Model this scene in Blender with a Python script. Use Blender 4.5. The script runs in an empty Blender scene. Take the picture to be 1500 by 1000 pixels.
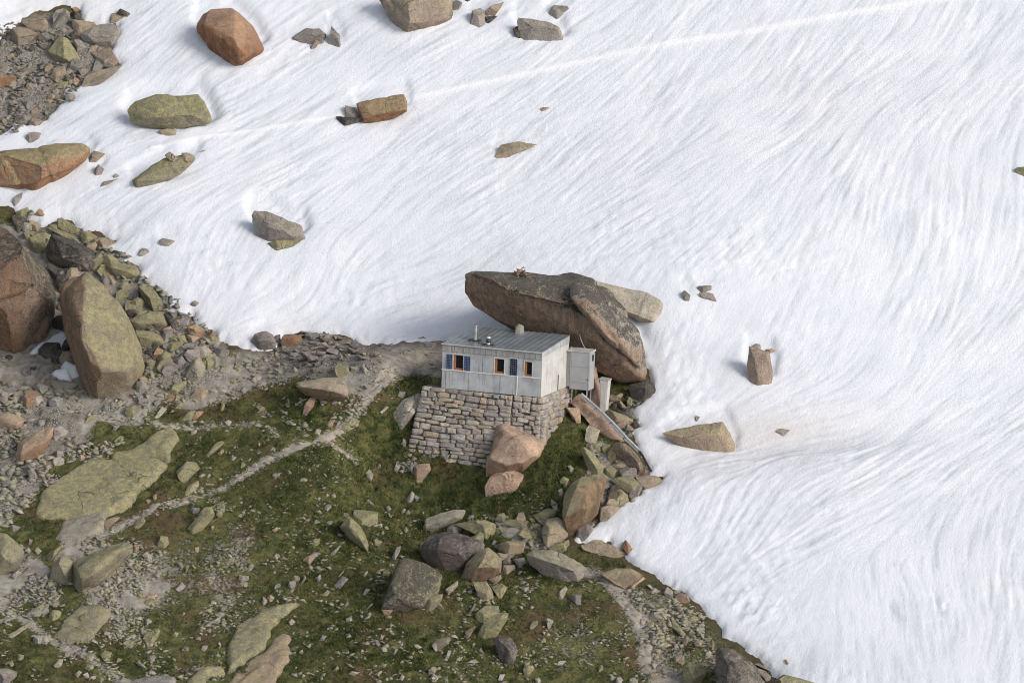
import bpy, bmesh, math, random
import numpy as np
from mathutils import Vector, Matrix

# ------------------------------------------------------------------ camera, sky, sun, exposure
scene = bpy.context.scene
col = scene.collection
PITCH, ROLL, DIST, LENS = math.radians(11.0), math.radians(2.0), 250.0, 150.0
FPX = 1500 * LENS / 36.0                       # focal length in photograph pixels
F = np.array([0.0, math.cos(PITCH), -math.sin(PITCH)])
R0 = np.array([1.0, 0.0, 0.0])
U0 = np.array([0.0, math.sin(PITCH), math.cos(PITCH)])
RT = math.cos(ROLL) * R0 + math.sin(ROLL) * U0
UP = -math.sin(ROLL) * R0 + math.cos(ROLL) * U0
CAM = -(DIST * F + (42 / FPX * DIST) * RT - (82 / FPX * DIST) * UP)   # hut corner = world origin
cd = bpy.data.cameras.new('camera'); cam = bpy.data.objects.new('camera', cd); col.objects.link(cam)
cd.lens = LENS; cd.sensor_width = 36; cd.clip_start = 1; cd.clip_end = 2000
cam.matrix_world = Matrix(((RT[0], UP[0], -F[0], CAM[0]), (RT[1], UP[1], -F[1], CAM[1]),
                           (RT[2], UP[2], -F[2], CAM[2]), (0, 0, 0, 1)))
scene.camera = cam

SUN = Vector((0.68, -0.52, 0.50)).normalized()     # towards the sun
world = bpy.data.worlds.new('World'); scene.world = world; world.use_nodes = True
wn = world.node_tree.nodes; wl = world.node_tree.links
sky = wn.new('ShaderNodeTexSky'); sky.sky_type = 'NISHITA'; sky.sun_disc = False
sky.sun_elevation = math.asin(SUN.z); sky.sun_rotation = math.atan2(SUN.x, SUN.y)
sky.altitude = 2000; sky.air_density = 1.0; sky.dust_density = 5.0; sky.ozone_density = 0.3
bg = wn['Background']; bg.inputs['Strength'].default_value = 0.125
hs = wn.new('ShaderNodeHueSaturation'); hs.inputs['Saturation'].default_value = 0.40; wl.new(sky.outputs[0], hs.inputs['Color']); wl.new(hs.outputs[0], bg.inputs[0])
sl = bpy.data.lights.new('sun', 'SUN'); sl.energy = 1.7; sl.angle = math.radians(24); sl.color = (1.0, 0.90, 0.79)
so = bpy.data.objects.new('sun', sl); col.objects.link(so); so.location = (60, -40, 60)
so.rotation_euler = SUN.to_track_quat('Z', 'Y').to_euler()
scene.view_settings.view_transform = 'Standard'; scene.view_settings.look = 'None'
scene.view_settings.gamma = 1.0; scene.view_settings.use_curve_mapping = False
scene.view_settings.exposure = 0.68
scene.cycles.filter_width = 0.95; scene.cycles.use_denoising = True

# ------------------------------------------------------------------ helpers
rng = np.random.default_rng(7); random.seed(7)

def ray(px, py):
    return F + (px - 750) / FPX * RT + (500 - py) / FPX * UP

def P(px, py, Y):                               # point of a sight line at world depth Y
    d = ray(px, py); return CAM + d * ((Y - CAM[1]) / d[1])

def project(x, y, z):
    vx, vy, vz = x - CAM[0], y - CAM[1], z - CAM[2]
    dep = vx * F[0] + vy * F[1] + vz * F[2]
    a = vx * RT[0] + vy * RT[1] + vz * RT[2]; b = vx * UP[0] + vy * UP[1] + vz * UP[2]
    return 750 + FPX * a / dep, 500 - FPX * b / dep

_T = np.random.default_rng(3).random(4096).astype(np.float64)
def _h(ix, iy, iz, s):
    return _T[((ix * 73856093) ^ (iy * 19349663) ^ (iz * 83492791) ^ (s * 2654435)) & 4095]
def vnoise3(p, s=0):
    i = np.floor(p).astype(np.int64); f = p - i; f = f * f * (3 - 2 * f)
    x, y, z = i[:, 0], i[:, 1], i[:, 2]; r = 0
    for dx in (0, 1):
        wx = f[:, 0] if dx else 1 - f[:, 0]
        for dy in (0, 1):
            wy = f[:, 1] if dy else 1 - f[:, 1]
            for dz in (0, 1):
                wz = f[:, 2] if dz else 1 - f[:, 2]
                r = r + wx * wy * wz * _h(x + dx, y + dy, z + dz, s)
    return r * 2 - 1
def fbm3(p, s=0, o=3):
    r, a = 0, 1.0
    for k in range(o):
        r = r + a * vnoise3(p * (2.03 ** k) + 17.3 * k, s + k); a *= 0.5
    return r / 1.6
def noise2(x, y, sc, s=0, o=3):
    sh = np.shape(x); x = np.ravel(x); y = np.ravel(y)
    p = np.stack([x / sc, y / sc, np.zeros_like(x) + 0.5 + s * 3.7], 1)
    return fbm3(p, s, o).reshape(sh)
def sstep(a, b, x):
    t = np.clip((x - a) / (b - a), 0, 1); return t * t * (3 - 2 * t)

def poly_sdf(x, y, poly):                       # > 0 inside
    sh = np.shape(x); x = np.ravel(x); y = np.ravel(y)
    d2 = np.full(x.shape, 1e18); ins = np.zeros(x.shape, bool); n = len(poly)
    for k in range(n):
        ax, ay = poly[k]; bx, by = poly[(k + 1) % n]; ex, ey = bx - ax, by - ay
        t = np.clip(((x - ax) * ex + (y - ay) * ey) / (ex * ex + ey * ey + 1e-9), 0, 1)
        d2 = np.minimum(d2, (x - ax - t * ex) ** 2 + (y - ay - t * ey) ** 2)
        c = (ay > y) != (by > y)
        if abs(by - ay) > 1e-9:
            ins ^= c & (x < ex * (y - ay) / (by - ay) + ax)
    d = np.sqrt(d2); return np.where(ins, d, -d).reshape(sh)
def line_dist(x, y, pts):
    sh = np.shape(x); x = np.ravel(x); y = np.ravel(y); d2 = np.full(x.shape, 1e18); w = np.zeros(x.shape)
    for k in range(len(pts) - 1):
        ax, ay, aw = pts[k]; bx, by, bw = pts[k + 1]; ex, ey = bx - ax, by - ay
        t = np.clip(((x - ax) * ex + (y - ay) * ey) / (ex * ex + ey * ey + 1e-9), 0, 1)
        q = (x - ax - t * ex) ** 2 + (y - ay - t * ey) ** 2
        m = q < d2; d2 = np.where(m, q, d2); w = np.where(m, aw + t * (bw - aw), w)
    return np.sqrt(d2).reshape(sh), w.reshape(sh)

def link(o, parent=None):
    col.objects.link(o)
    if parent is not None: o.parent = parent
    return o
def mesh_np(name, v, faces, mat, smooth=True):
    me = bpy.data.meshes.new(name)
    v = np.asarray(v, np.float32); faces = np.asarray(faces, np.int32); k = faces.shape[1]
    me.vertices.add(len(v)); me.vertices.foreach_set('co', v.ravel())
    me.loops.add(faces.size); me.loops.foreach_set('vertex_index', faces.ravel())
    me.polygons.add(len(faces)); me.polygons.foreach_set('loop_start', np.arange(len(faces), dtype=np.int32) * k)
    if smooth: me.polygons.foreach_set('use_smooth', np.ones(len(faces), bool))
    me.update(calc_edges=True); me.validate(); me.materials.append(mat); return me
def attr(me, name, vals):
    a = me.attributes.new(name, 'FLOAT', 'POINT'); a.data.foreach_set('value', np.asarray(vals, np.float32).ravel())
def tag(o, label, cat, group=None, kind=None):
    if label: o['label'] = label
    if cat: o['category'] = cat
    if group: o['group'] = group
    if kind: o['kind'] = kind
    return o

# ------------------------------------------------------------------ materials
class N:
    def __init__(s, name, rough=0.9):
        s.m = bpy.data.materials.new(name); s.m.use_nodes = True; s.t = s.m.node_tree
        s.b = s.t.nodes['Principled BSDF']; s.b.inputs['Roughness'].default_value = rough
        s.b.inputs['Specular IOR Level'].default_value = 0.2
    def n(s, typ, **kw):
        x = s.t.nodes.new(typ)
        for k, v in kw.items(): setattr(x, k, v)
        return x
    def put(s, sock, v):
        if isinstance(v, bpy.types.NodeSocket): s.t.links.new(v, sock)
        elif v is not None: sock.default_value = v
    def math(s, op, a, b=None, c=None, clamp=False):
        x = s.n('ShaderNodeMath', operation=op); x.use_clamp = clamp
        s.put(x.inputs[0], a)
        if b is not None: s.put(x.inputs[1], b)
        if c is not None: s.put(x.inputs[2], c)
        return x.outputs[0]
    def rgb(s, c): return (c[0], c[1], c[2], 1.0)
    def mix(s, f, a, b, blend='MIX'):
        x = s.n('ShaderNodeMix', data_type='RGBA', blend_type=blend)
        s.put(x.inputs[0], f)
        s.put(x.inputs[6], s.rgb(a) if isinstance(a, tuple) else a)
        s.put(x.inputs[7], s.rgb(b) if isinstance(b, tuple) else b); return x.outputs[2]
    def noise(s, vec, sc, det=4, rough=0.6, dist=0.0):
        x = s.n('ShaderNodeTexNoise'); s.put(x.inputs['Vector'], vec)
        x.inputs['Scale'].default_value = sc; x.inputs['Detail'].default_value = det
        x.inputs['Roughness'].default_value = rough; x.inputs['Distortion'].default_value = dist
        return x.outputs['Fac']
    def voro(s, vec, sc, out='Distance', feature='F1'):
        x = s.n('ShaderNodeTexVoronoi', feature=feature); s.put(x.inputs['Vector'], vec)
        x.inputs['Scale'].default_value = sc; return x.outputs[out]
    def ss(s, v, a, b):
        x = s.n('ShaderNodeMapRange', interpolation_type='SMOOTHSTEP'); s.put(x.inputs[0], v)
        s.put(x.inputs[1], a); s.put(x.inputs[2], b); return x.outputs[0]
    def attr(s, name, typ='GEOMETRY', out='Fac'):
        x = s.n('ShaderNodeAttribute', attribute_name=name, attribute_type=typ); return x.outputs[out]
    def bump(s, h, strength, dist, nrm=None):
        x = s.n('ShaderNodeBump'); s.put(x.inputs['Height'], h); x.inputs['Strength'].default_value = strength
        x.inputs['Distance'].default_value = dist
        if nrm is not None: s.put(x.inputs['Normal'], nrm)
        return x.outputs[0]
    def base(s, c): s.put(s.b.inputs['Base Color'], s.rgb(c) if isinstance(c, tuple) else c)
    def nrm(s, n): s.put(s.b.inputs['Normal'], n)

def mat_rock():
    m = N('granite')
    tc = m.n('ShaderNodeTexCoord').outputs['Object']
    oi = m.n('ShaderNodeObjectInfo')
    off = m.n('ShaderNodeVectorMath', operation='ADD'); m.put(off.inputs[0], tc)
    sc = m.n('ShaderNodeVectorMath', operation='SCALE'); sc.inputs[0].default_value = (71, 37, 53)
    m.put(sc.inputs['Scale'], oi.outputs['Random']); m.put(off.inputs[1], sc.outputs[0]); v = off.outputs[0]
    tint = oi.outputs['Color']
    lich, dark, oran = (m.attr(a, 'OBJECT') for a in ('lichen', 'dark', 'orange'))
    geo = m.n('ShaderNodeNewGeometry'); sep = m.n('ShaderNodeSeparateXYZ'); m.put(sep.inputs[0], geo.outputs['Normal'])
    up = sep.outputs['Z']
    dt = m.n('ShaderNodeVectorMath', operation='DOT_PRODUCT'); m.put(dt.inputs[0], geo.outputs['Normal']); m.put(dt.inputs[1], m.attr('stain', 'OBJECT', 'Vector'))
    big, mid, fine, grit = m.noise(v, 0.55, 3), m.noise(v, 1.9, 5, 0.65), m.noise(v, 6.5, 4, 0.75), m.noise(v, 15, 3, 0.75)
    mul = lambda c, k: m.mix(1.0, c, k, 'MULTIPLY')
    c = m.mix(m.ss(big, 0.3, 0.7), mul(tint, (0.78, 0.76, 0.76)), mul(tint, (1.16, 1.12, 1.06)))
    c = m.mix(m.ss(mid, 0.35, 0.65), mul(c, (0.84, 0.84, 0.85)), mul(c, (1.12, 1.10, 1.08)))
    # iron stain on fresh and sheltered sides
    st = m.n('ShaderNodeMapping'); m.put(st.inputs[0], v); st.inputs['Scale'].default_value = (2.2, 2.2, 0.35)
    stk = m.noise(st.outputs[0], 1.4, 5, 0.7)
    of = m.math('ADD', m.math('MULTIPLY', dt.outputs['Value'], 0.62), m.math('ADD', m.math('MULTIPLY', stk, 0.9), m.math('MULTIPLY', mid, 0.5)))
    of = m.math('MULTIPLY', m.ss(m.math('ADD', of, m.math('MULTIPLY', oran, 0.8)), 0.98, 1.45), m.math('MULTIPLY', oran, 1.25, clamp=True), clamp=True)
    rust = m.mix(m.ss(stk, 0.35, 0.68), mul(tint, (0.46, 0.35, 0.28)), mul(tint, (1.0, 0.72, 0.56)))
    c = m.mix(m.math('MULTIPLY', of, 0.9), c, rust)
    # yellow-grey map lichen in speckled patches
    lf = m.math('ADD', m.math('MULTIPLY', up, 0.22), m.math('ADD', m.math('MULTIPLY', m.noise(v, 2.6, 5, 0.7), 0.70), m.math('MULTIPLY', m.noise(v, 9, 4, 0.8), 0.75)))
    lf = m.math('ADD', lf, m.math('MULTIPLY', m.math('SUBTRACT', lich, 0.5), 0.55))
    lf = m.math('ADD', lf, m.math('MULTIPLY', m.math('SUBTRACT', big, 0.5), 0.5)); lf = m.math('SUBTRACT', lf, m.math('MULTIPLY', of, 0.5))
    lf = m.math('MULTIPLY', m.ss(lf, 0.72, 0.94), m.math('MULTIPLY', m.math('ADD', lich, 0.25), 0.85, clamp=True), clamp=True)
    lc = m.mix(m.ss(m.noise(v, 3.3, 4, 0.7), 0.42, 0.62), (0.215, 0.208, 0.135), (0.36, 0.33, 0.145))
    c = m.mix(m.math('MULTIPLY', lf, 0.8), c, lc)
    # black crusts
    df = m.math('ADD', m.math('MULTIPLY', fine, 0.9), m.math('MULTIPLY', m.noise(v, 1.3, 5, 0.75), 0.8))
    df = m.math('ADD', df, m.math('MULTIPLY', m.math('SUBTRACT', dark, 0.5), 0.7)); df = m.math('ADD', df, m.math('MULTIPLY', up, 0.10)); df = m.math('SUBTRACT', df, m.math('MULTIPLY', of, 0.22))
    df = m.math('MULTIPLY', m.ss(df, 0.80, 1.02), m.math('MULTIPLY', dark, 1.7, clamp=True), clamp=True)
    c = m.mix(m.math('MULTIPLY', df, 0.8), c, (0.040, 0.038, 0.037))
    # crystal speckle
    c = m.mix(m.ss(grit, 0.50, 0.66), c, mul(c, (0.50, 0.50, 0.51)))
    c = m.mix(m.ss(fine, 0.54, 0.70), c, mul(c, (1.35, 1.33, 1.30)))
    # a few hairline joints
    wv = m.n('ShaderNodeVectorMath', operation='ADD'); m.put(wv.inputs[0], v)
    nz = m.n('ShaderNodeTexNoise'); m.put(nz.inputs['Vector'], v); nz.inputs['Scale'].default_value = 0.9; m.put(wv.inputs[1], nz.outputs['Color'])
    sm = m.n('ShaderNodeMapping'); m.put(sm.inputs[0], wv.outputs[0]); sm.inputs['Rotation'].default_value = (0.3, 0.5, 0.2); sm.inputs['Scale'].default_value = (0.25, 0.3, 0.75)
    ce = m.voro(sm.outputs[0], 1.0, feature='DISTANCE_TO_EDGE')
    crk = m.math('MULTIPLY', m.math('SUBTRACT', 1.0, m.ss(ce, 0.0, 0.010), clamp=True), m.ss(m.noise(v, 0.8, 2), 0.48, 0.6))
    c = m.mix(m.math('MULTIPLY', crk, 0.6), c, (0.05, 0.045, 0.04))
    m.base(c)
    h = m.math('ADD', m.math('MULTIPLY', mid, 0.6), m.math('ADD', m.math('MULTIPLY', fine, 0.5), m.math('MULTIPLY', grit, 0.25)))
    h = m.math('SUBTRACT', h, m.math('MULTIPLY', crk, 0.3))
    m.nrm(m.bump(h, 1.0, 0.22)); return m.m

def mat_ground():
    m = N('ground')
    v = m.n('ShaderNodeTexCoord').outputs['Object']
    g, grav, wet, lush = (m.attr(a) for a in ('grass', 'gravel', 'wet', 'lush'))
    n1, n2, n3, n4 = m.noise(v, 0.35, 4), m.noise(v, 1.4, 5, 0.65), m.noise(v, 6, 4, 0.7), m.noise(v, 22, 3, 0.7)
    gc = m.mix(m.ss(n2, 0.38, 0.62), (0.042, 0.050, 0.018), (0.135, 0.132, 0.052))
    gc = m.mix(m.math('MULTIPLY', lush, 0.75), gc, m.mix(m.ss(n2, 0.35, 0.65), (0.034, 0.054, 0.014), (0.085, 0.092, 0.028)))
    gc = m.mix(m.ss(m.math('ADD', n1, m.math('MULTIPLY', n3, 0.25)), 0.62, 0.80), gc, (0.105, 0.072, 0.040))
    gc = m.mix(m.ss(n3, 0.52, 0.72), gc, m.mix(1.0, gc, (0.5, 0.5, 0.5), 'MULTIPLY'))
    dc = m.mix(m.ss(n2, 0.35, 0.65), (0.205, 0.188, 0.162), (0.375, 0.350, 0.308))
    dc = m.mix(m.ss(m.noise(v, 0.7, 4), 0.56, 0.72), dc, (0.165, 0.132, 0.10))
    dc = m.mix(m.ss(n4, 0.52, 0.72), dc, m.mix(1.0, dc, (0.74, 0.73, 0.72), 'MULTIPLY'))
    peb = m.voro(v, 9.0, 'Color'); pe = m.voro(v, 9.0, 'Distance')
    pc = m.mix(peb, (0.20, 0.19, 0.175), (0.40, 0.375, 0.34))
    pc = m.mix(m.ss(pe, 0.32, 0.6), pc, (0.13, 0.112, 0.095))
    pcm = m.math('MULTIPLY', grav, m.ss(m.math('ADD', n2, m.math('MULTIPLY', n3, 0.4)), 0.58, 0.8), clamp=True)
    dc = m.mix(pcm, dc, pc)
    gm = m.ss(m.math('ADD', g, m.math('ADD', m.math('MULTIPLY', m.math('SUBTRACT', n2, 0.5), 1.1), m.math('MULTIPLY', m.math('SUBTRACT', n3, 0.5), 1.0))), 0.36, 0.56)
    c = m.mix(gm, dc, gc)
    c = m.mix(m.math('MULTIPLY', wet, 0.85), c, m.mix(n3, (0.045, 0.032, 0.022), (0.10, 0.07, 0.045)))
    m.base(c)
    h = m.math('ADD', m.math('MULTIPLY', n3, 0.6), m.math('ADD', m.math('MULTIPLY', n4, 0.35), m.math('MULTIPLY', m.math('MULTIPLY', pcm, pe), -0.8)))
    m.nrm(m.bump(h, 0.9, 0.12)); return m.m

def mat_path():
    m = N('trodden_dirt'); v = m.n('ShaderNodeTexCoord').outputs['Object']
    n2, n3 = m.noise(v, 2.0, 4), m.noise(v, 14, 4, 0.7)
    c = m.mix(m.ss(n2, 0.35, 0.65), (0.24, 0.212, 0.175), (0.38, 0.345, 0.295))
    c = m.mix(m.ss(n3, 0.5, 0.7), c, m.mix(1.0, c, (0.6, 0.58, 0.56), 'MULTIPLY')); m.base(c)
    m.nrm(m.bump(n3, 0.8, 0.06)); return m.m

def mat_snow():
    m = N('old_snow', 0.75); v = m.n('ShaderNodeTexCoord').outputs['Object']
    dirt, low = m.attr('dirt'), m.attr('hollow')
    n1, n2, n3 = m.noise(v, 0.25, 4), m.noise(v, 3.0, 4, 0.7), m.noise(v, 15, 3, 0.7)
    c = m.mix(m.ss(n1, 0.3, 0.7), (0.63, 0.66, 0.715), (0.685, 0.71, 0.76))
    c = m.mix(m.math('MULTIPLY', low, 0.75), c, (0.45, 0.485, 0.55))                 # grit, plus bluish groove shade painted into the hollows
    d = m.math('MULTIPLY', dirt, m.math('ADD', 0.35, m.math('MULTIPLY', n2, 1.1)), clamp=True)
    c = m.mix(m.math('MULTIPLY', d, 0.7), c, (0.46, 0.43, 0.41))
    sp = m.math('MULTIPLY', m.ss(m.noise(v, 5.5, 3, 0.8), 0.66, 0.78), 0.22)
    c = m.mix(sp, c, (0.55, 0.50, 0.47)); c = m.mix(m.math('MULTIPLY', m.attr('track'), 0.9), c, (0.79, 0.80, 0.83)); m.base(c)
    m.b.inputs['Specular IOR Level'].default_value = 0.125
    m.nrm(m.bump(m.math('ADD', m.math('MULTIPLY', n3, 0.5), m.noise(v, 7, 4, 0.65)), 0.6, 0.09)); return m.m

def mat_tone(name, ramp, rough=0.9, bump=0.0):   # colour from a per-vertex attribute "tone"
    m = N(name, rough); v = m.n('ShaderNodeTexCoord').outputs['Object']; t = m.attr('tone')
    r = m.n('ShaderNodeValToRGB'); m.put(r.inputs[0], t); e = r.color_ramp.elements
    while len(e) < len(ramp): e.new(0.5)
    for k, (p, c) in enumerate(ramp): e[k].position = p; e[k].color = (*c, 1)
    c = m.mix(m.ss(m.noise(v, 16, 3, 0.7), 0.35, 0.7), m.mix(1.0, r.outputs[0], (0.75, 0.75, 0.76), 'MULTIPLY'), m.mix(1.0, r.outputs[0], (1.15, 1.15, 1.12), 'MULTIPLY'))
    m.base(c)
    if bump: m.nrm(m.bump(m.noise(v, 20, 3), bump, 0.05))
    return m.m

def mat_metal(name, c1, c2, metallic=0.35, rough=0.5, streak=0.6, sc=6.0):
    m = N(name, rough); v = m.n('ShaderNodeTexCoord').outputs['Object']
    mp = m.n('ShaderNodeMapping'); m.put(mp.inputs[0], v); mp.inputs['Scale'].default_value = (sc, sc, 0.35)
    s1, n1, n2 = m.noise(mp.outputs[0], 1.0, 4, 0.65), m.noise(v, 1.1, 4, 0.6), m.noise(v, 14, 3)
    c = m.mix(m.ss(n1, 0.3, 0.7), c1, c2)
    c = m.mix(m.math('MULTIPLY', m.ss(s1, 0.54, 0.72), streak), c, m.mix(1.0, c, (0.36, 0.33, 0.31), 'MULTIPLY'))
    c = m.mix(m.math('MULTIPLY', m.ss(n2, 0.5, 0.7), 0.25), c, m.mix(1.0, c, (0.7, 0.7, 0.7), 'MULTIPLY')); m.base(c)
    m.b.inputs['Metallic'].default_value = metallic
    m.b.inputs['Specular IOR Level'].default_value = 0.4
    m.nrm(m.bump(n1, 0.25, 0.03)); return m.m

def mat_plain(name, c, rough=0.6, metallic=0.0, spec=0.3, var=0.2):
    m = N(name, rough); v = m.n('ShaderNodeTexCoord').outputs['Object']
    k = 1 - var
    m.base(m.mix(m.ss(m.noise(v, 5, 4), 0.3, 0.7), tuple(x * k for x in c), c))
    m.b.inputs['Metallic'].default_value = metallic; m.b.inputs['Specular IOR Level'].default_value = spec
    return m.m

ROCK = mat_rock(); GROUND = mat_ground(); PATH = mat_path(); SNOW = mat_snow()
GRASS = mat_tone('alpine_grass', [(0.0, (0.018, 0.030, 0.009)), (0.35, (0.062, 0.080, 0.023)), (0.65, (0.145, 0.146, 0.054)), (1.0, (0.19, 0.145, 0.075))])
PEBBLE = mat_tone('rubble', [(0.0, (0.12, 0.112, 0.10)), (0.35, (0.215, 0.20, 0.175)), (0.6, (0.28, 0.262, 0.22)), (0.8, (0.27, 0.262, 0.165)), (1.0, (0.36, 0.34, 0.30))], bump=0.5)

# ------------------------------------------------------------------ terrain
CTRL = [(-250,1000,-19),(0,1000,-19),(375,1000,-18.5),(750,1000,-18),(1100,1000,-18),(1500,1000,-17),(1750,1000,-16),
 (-250,850,-10),(0,850,-10),(375,850,-10),(600,850,-10),(850,850,-9.6),(1100,850,-9.5),(1500,850,-8.5),(1750,850,-8),
 (0,1200,-31),(750,1200,-30),(1500,1200,-29),
 (-250,700,-1.5),(0,700,-1.6),(200,700,-1.6),(375,700,-2),(500,705,-2.2),(880,760,-4.6),(1000,750,-4.2),(1250,700,-0.6),(1500,700,0.8),(1750,700,1),
 (-200,600,4.6),(0,600,4.5),(200,600,4.2),(375,600,3.6),(520,600,2.2),(900,640,1.3),(1000,620,3.2),(1250,640,3.2),(1500,600,6.6),(1750,600,6.8),
 (0,530,8.4),(150,540,7.6),(300,535,7.2),(440,545,5.2),(560,556,3.0),(520,520,7.2),(610,520,6.4),(640,548,3.0),
 (400,505,9.6),(560,500,10.2),(700,498,10.4),(960,560,6.0),(1050,540,7.6),(1250,540,8.6),(1500,500,12),
 (0,400,16),(250,400,15.5),(500,400,16),(750,400,16),(1000,420,13.8),(1250,400,16),(1500,400,17.5),(1750,400,18),
 (-250,200,27),(0,200,27),(375,200,27),(750,200,27),(1100,200,27),(1500,200,28),
 (-250,0,38),(0,0,38),(375,0,38),(750,0,38),(1100,0,38),(1500,0,38.5),(1750,0,39),
 (0,-250,53),(750,-250,53),(1500,-250,53)]
cp = [P(*c) for c in CTRL]
cp += [np.array(p, float) for p in [(-8.3,0.9,-4.85),(-6.6,0.45,-4.9),(-5,0.0,-4.85),(-3.4,-0.4,-4.75),(-2,-0.9,-4.6),(-0.4,-1.0,-3.7),(0.6,-0.5,-3.0),(-9.3,1.3,-4.5),(2.0,2.6,-1.8),
      (-7.7,3.5,-0.5),(-6.3,4.5,0.0),(-3,5.5,0.1),(0,5.5,0.1),(3.2,5.5,-0.6),(4.6,3.4,-1.9)]]
cp = np.array(cp)
def _tps(r2): return np.where(r2 > 1e-9, 0.5 * r2 * np.log(np.maximum(r2, 1e-9)), 0.0)
def fit(pts, lam=0.25):
    n = len(pts); d2 = ((pts[:, None, :2] - pts[None, :, :2]) ** 2).sum(-1)
    A = np.zeros((n + 3, n + 3)); A[:n, :n] = _tps(d2) + lam * np.eye(n)
    A[:n, n] = 1; A[:n, n + 1:] = pts[:, :2]; A[n, :n] = 1; A[n + 1:, :n] = pts[:, :2].T
    return np.linalg.solve(A, np.concatenate([pts[:, 2], [0, 0, 0]]))
W = fit(cp)
def base_h(x, y):
    xc, yc = np.clip(x, -44, 44), np.clip(y, -33, 54)
    z = W[-3] + W[-2] * xc + W[-1] * yc
    for k in range(len(cp)): z = z + W[k] * _tps((xc - cp[k, 0]) ** 2 + (yc - cp[k, 1]) ** 2)
    return z + 0.5 * (y - yc)
STEP = 0.115
def axis(a, b):
    core = np.arange(a, b, STEP); g = np.cumsum(0.2 * 1.28 ** np.arange(22))
    return np.concatenate([a - g[::-1], core, core[-1] + g])
XS, YS = axis(-38.5, 36.0), axis(-24.0, 43.0)
GX, GY = np.meshgrid(XS, YS)
ZB = base_h(GX, GY)
PX, PY = project(GX, GY, ZB)

LAND = [[(-300,20),(0,60),(18,42),(33,26),(90,11),(118,14),(124,33),(172,38),(170,62),(163,84),(178,95),(150,112),(122,127),(96,136),(106,143),(82,164),(68,177),(40,186),(20,183),(8,198),(-300,300)],
 [(-400,290),(0,306),(22,313),(40,318),(62,332),(90,324),(112,334),(140,345),(168,356),(152,362),(155,372),(178,386),(203,396),(202,416),(216,416),(238,436),(246,452),(262,466),(282,464),(300,480),(318,488),(318,498),(340,507),(370,513),(400,515),(408,505),(412,490),(425,488),(470,489),(500,492),(520,498),(560,502),(600,503),(640,504),(700,500),(840,498),(900,500),(935,520),(950,545),(957,568),(944,588),(924,602),(930,616),(936,628),(920,634),(932,655),(954,688),(948,698),(970,701),(964,711),(944,722),(924,736),(904,746),(880,766),(852,784),(838,792),(862,794),(890,797),(912,812),(935,832),(975,852),(1006,870),(1012,884),(1030,897),(1046,915),(1062,931),(1085,945),(1106,960),(1125,975),(1134,990),(1138,1012),(1148,1100),(1150,1600),(-500,1600)]]
SN = np.full(PX.shape, 1e9)
for L in LAND: SN = np.minimum(SN, -poly_sdf(PX, PY, L))
SN = (SN + 5.0 * noise2(GX, GY, 0.9, 11) + 2.5 * noise2(GX, GY, 0.3, 12)) / 25.0      # metres into the snow
LANDM = 1 - sstep(0.0, 1.2, SN)
ZG = ZB + LANDM * (0.20 * noise2(GX, GY, 2.4, 21, 3) + 0.12 * noise2(GX, GY, 0.7, 22, 3) + 0.09 * (0.5 - np.abs(noise2(GX, GY, 0.55, 24, 2)))) + 0.045 * noise2(GX, GY, 0.28, 23, 2)
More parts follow.
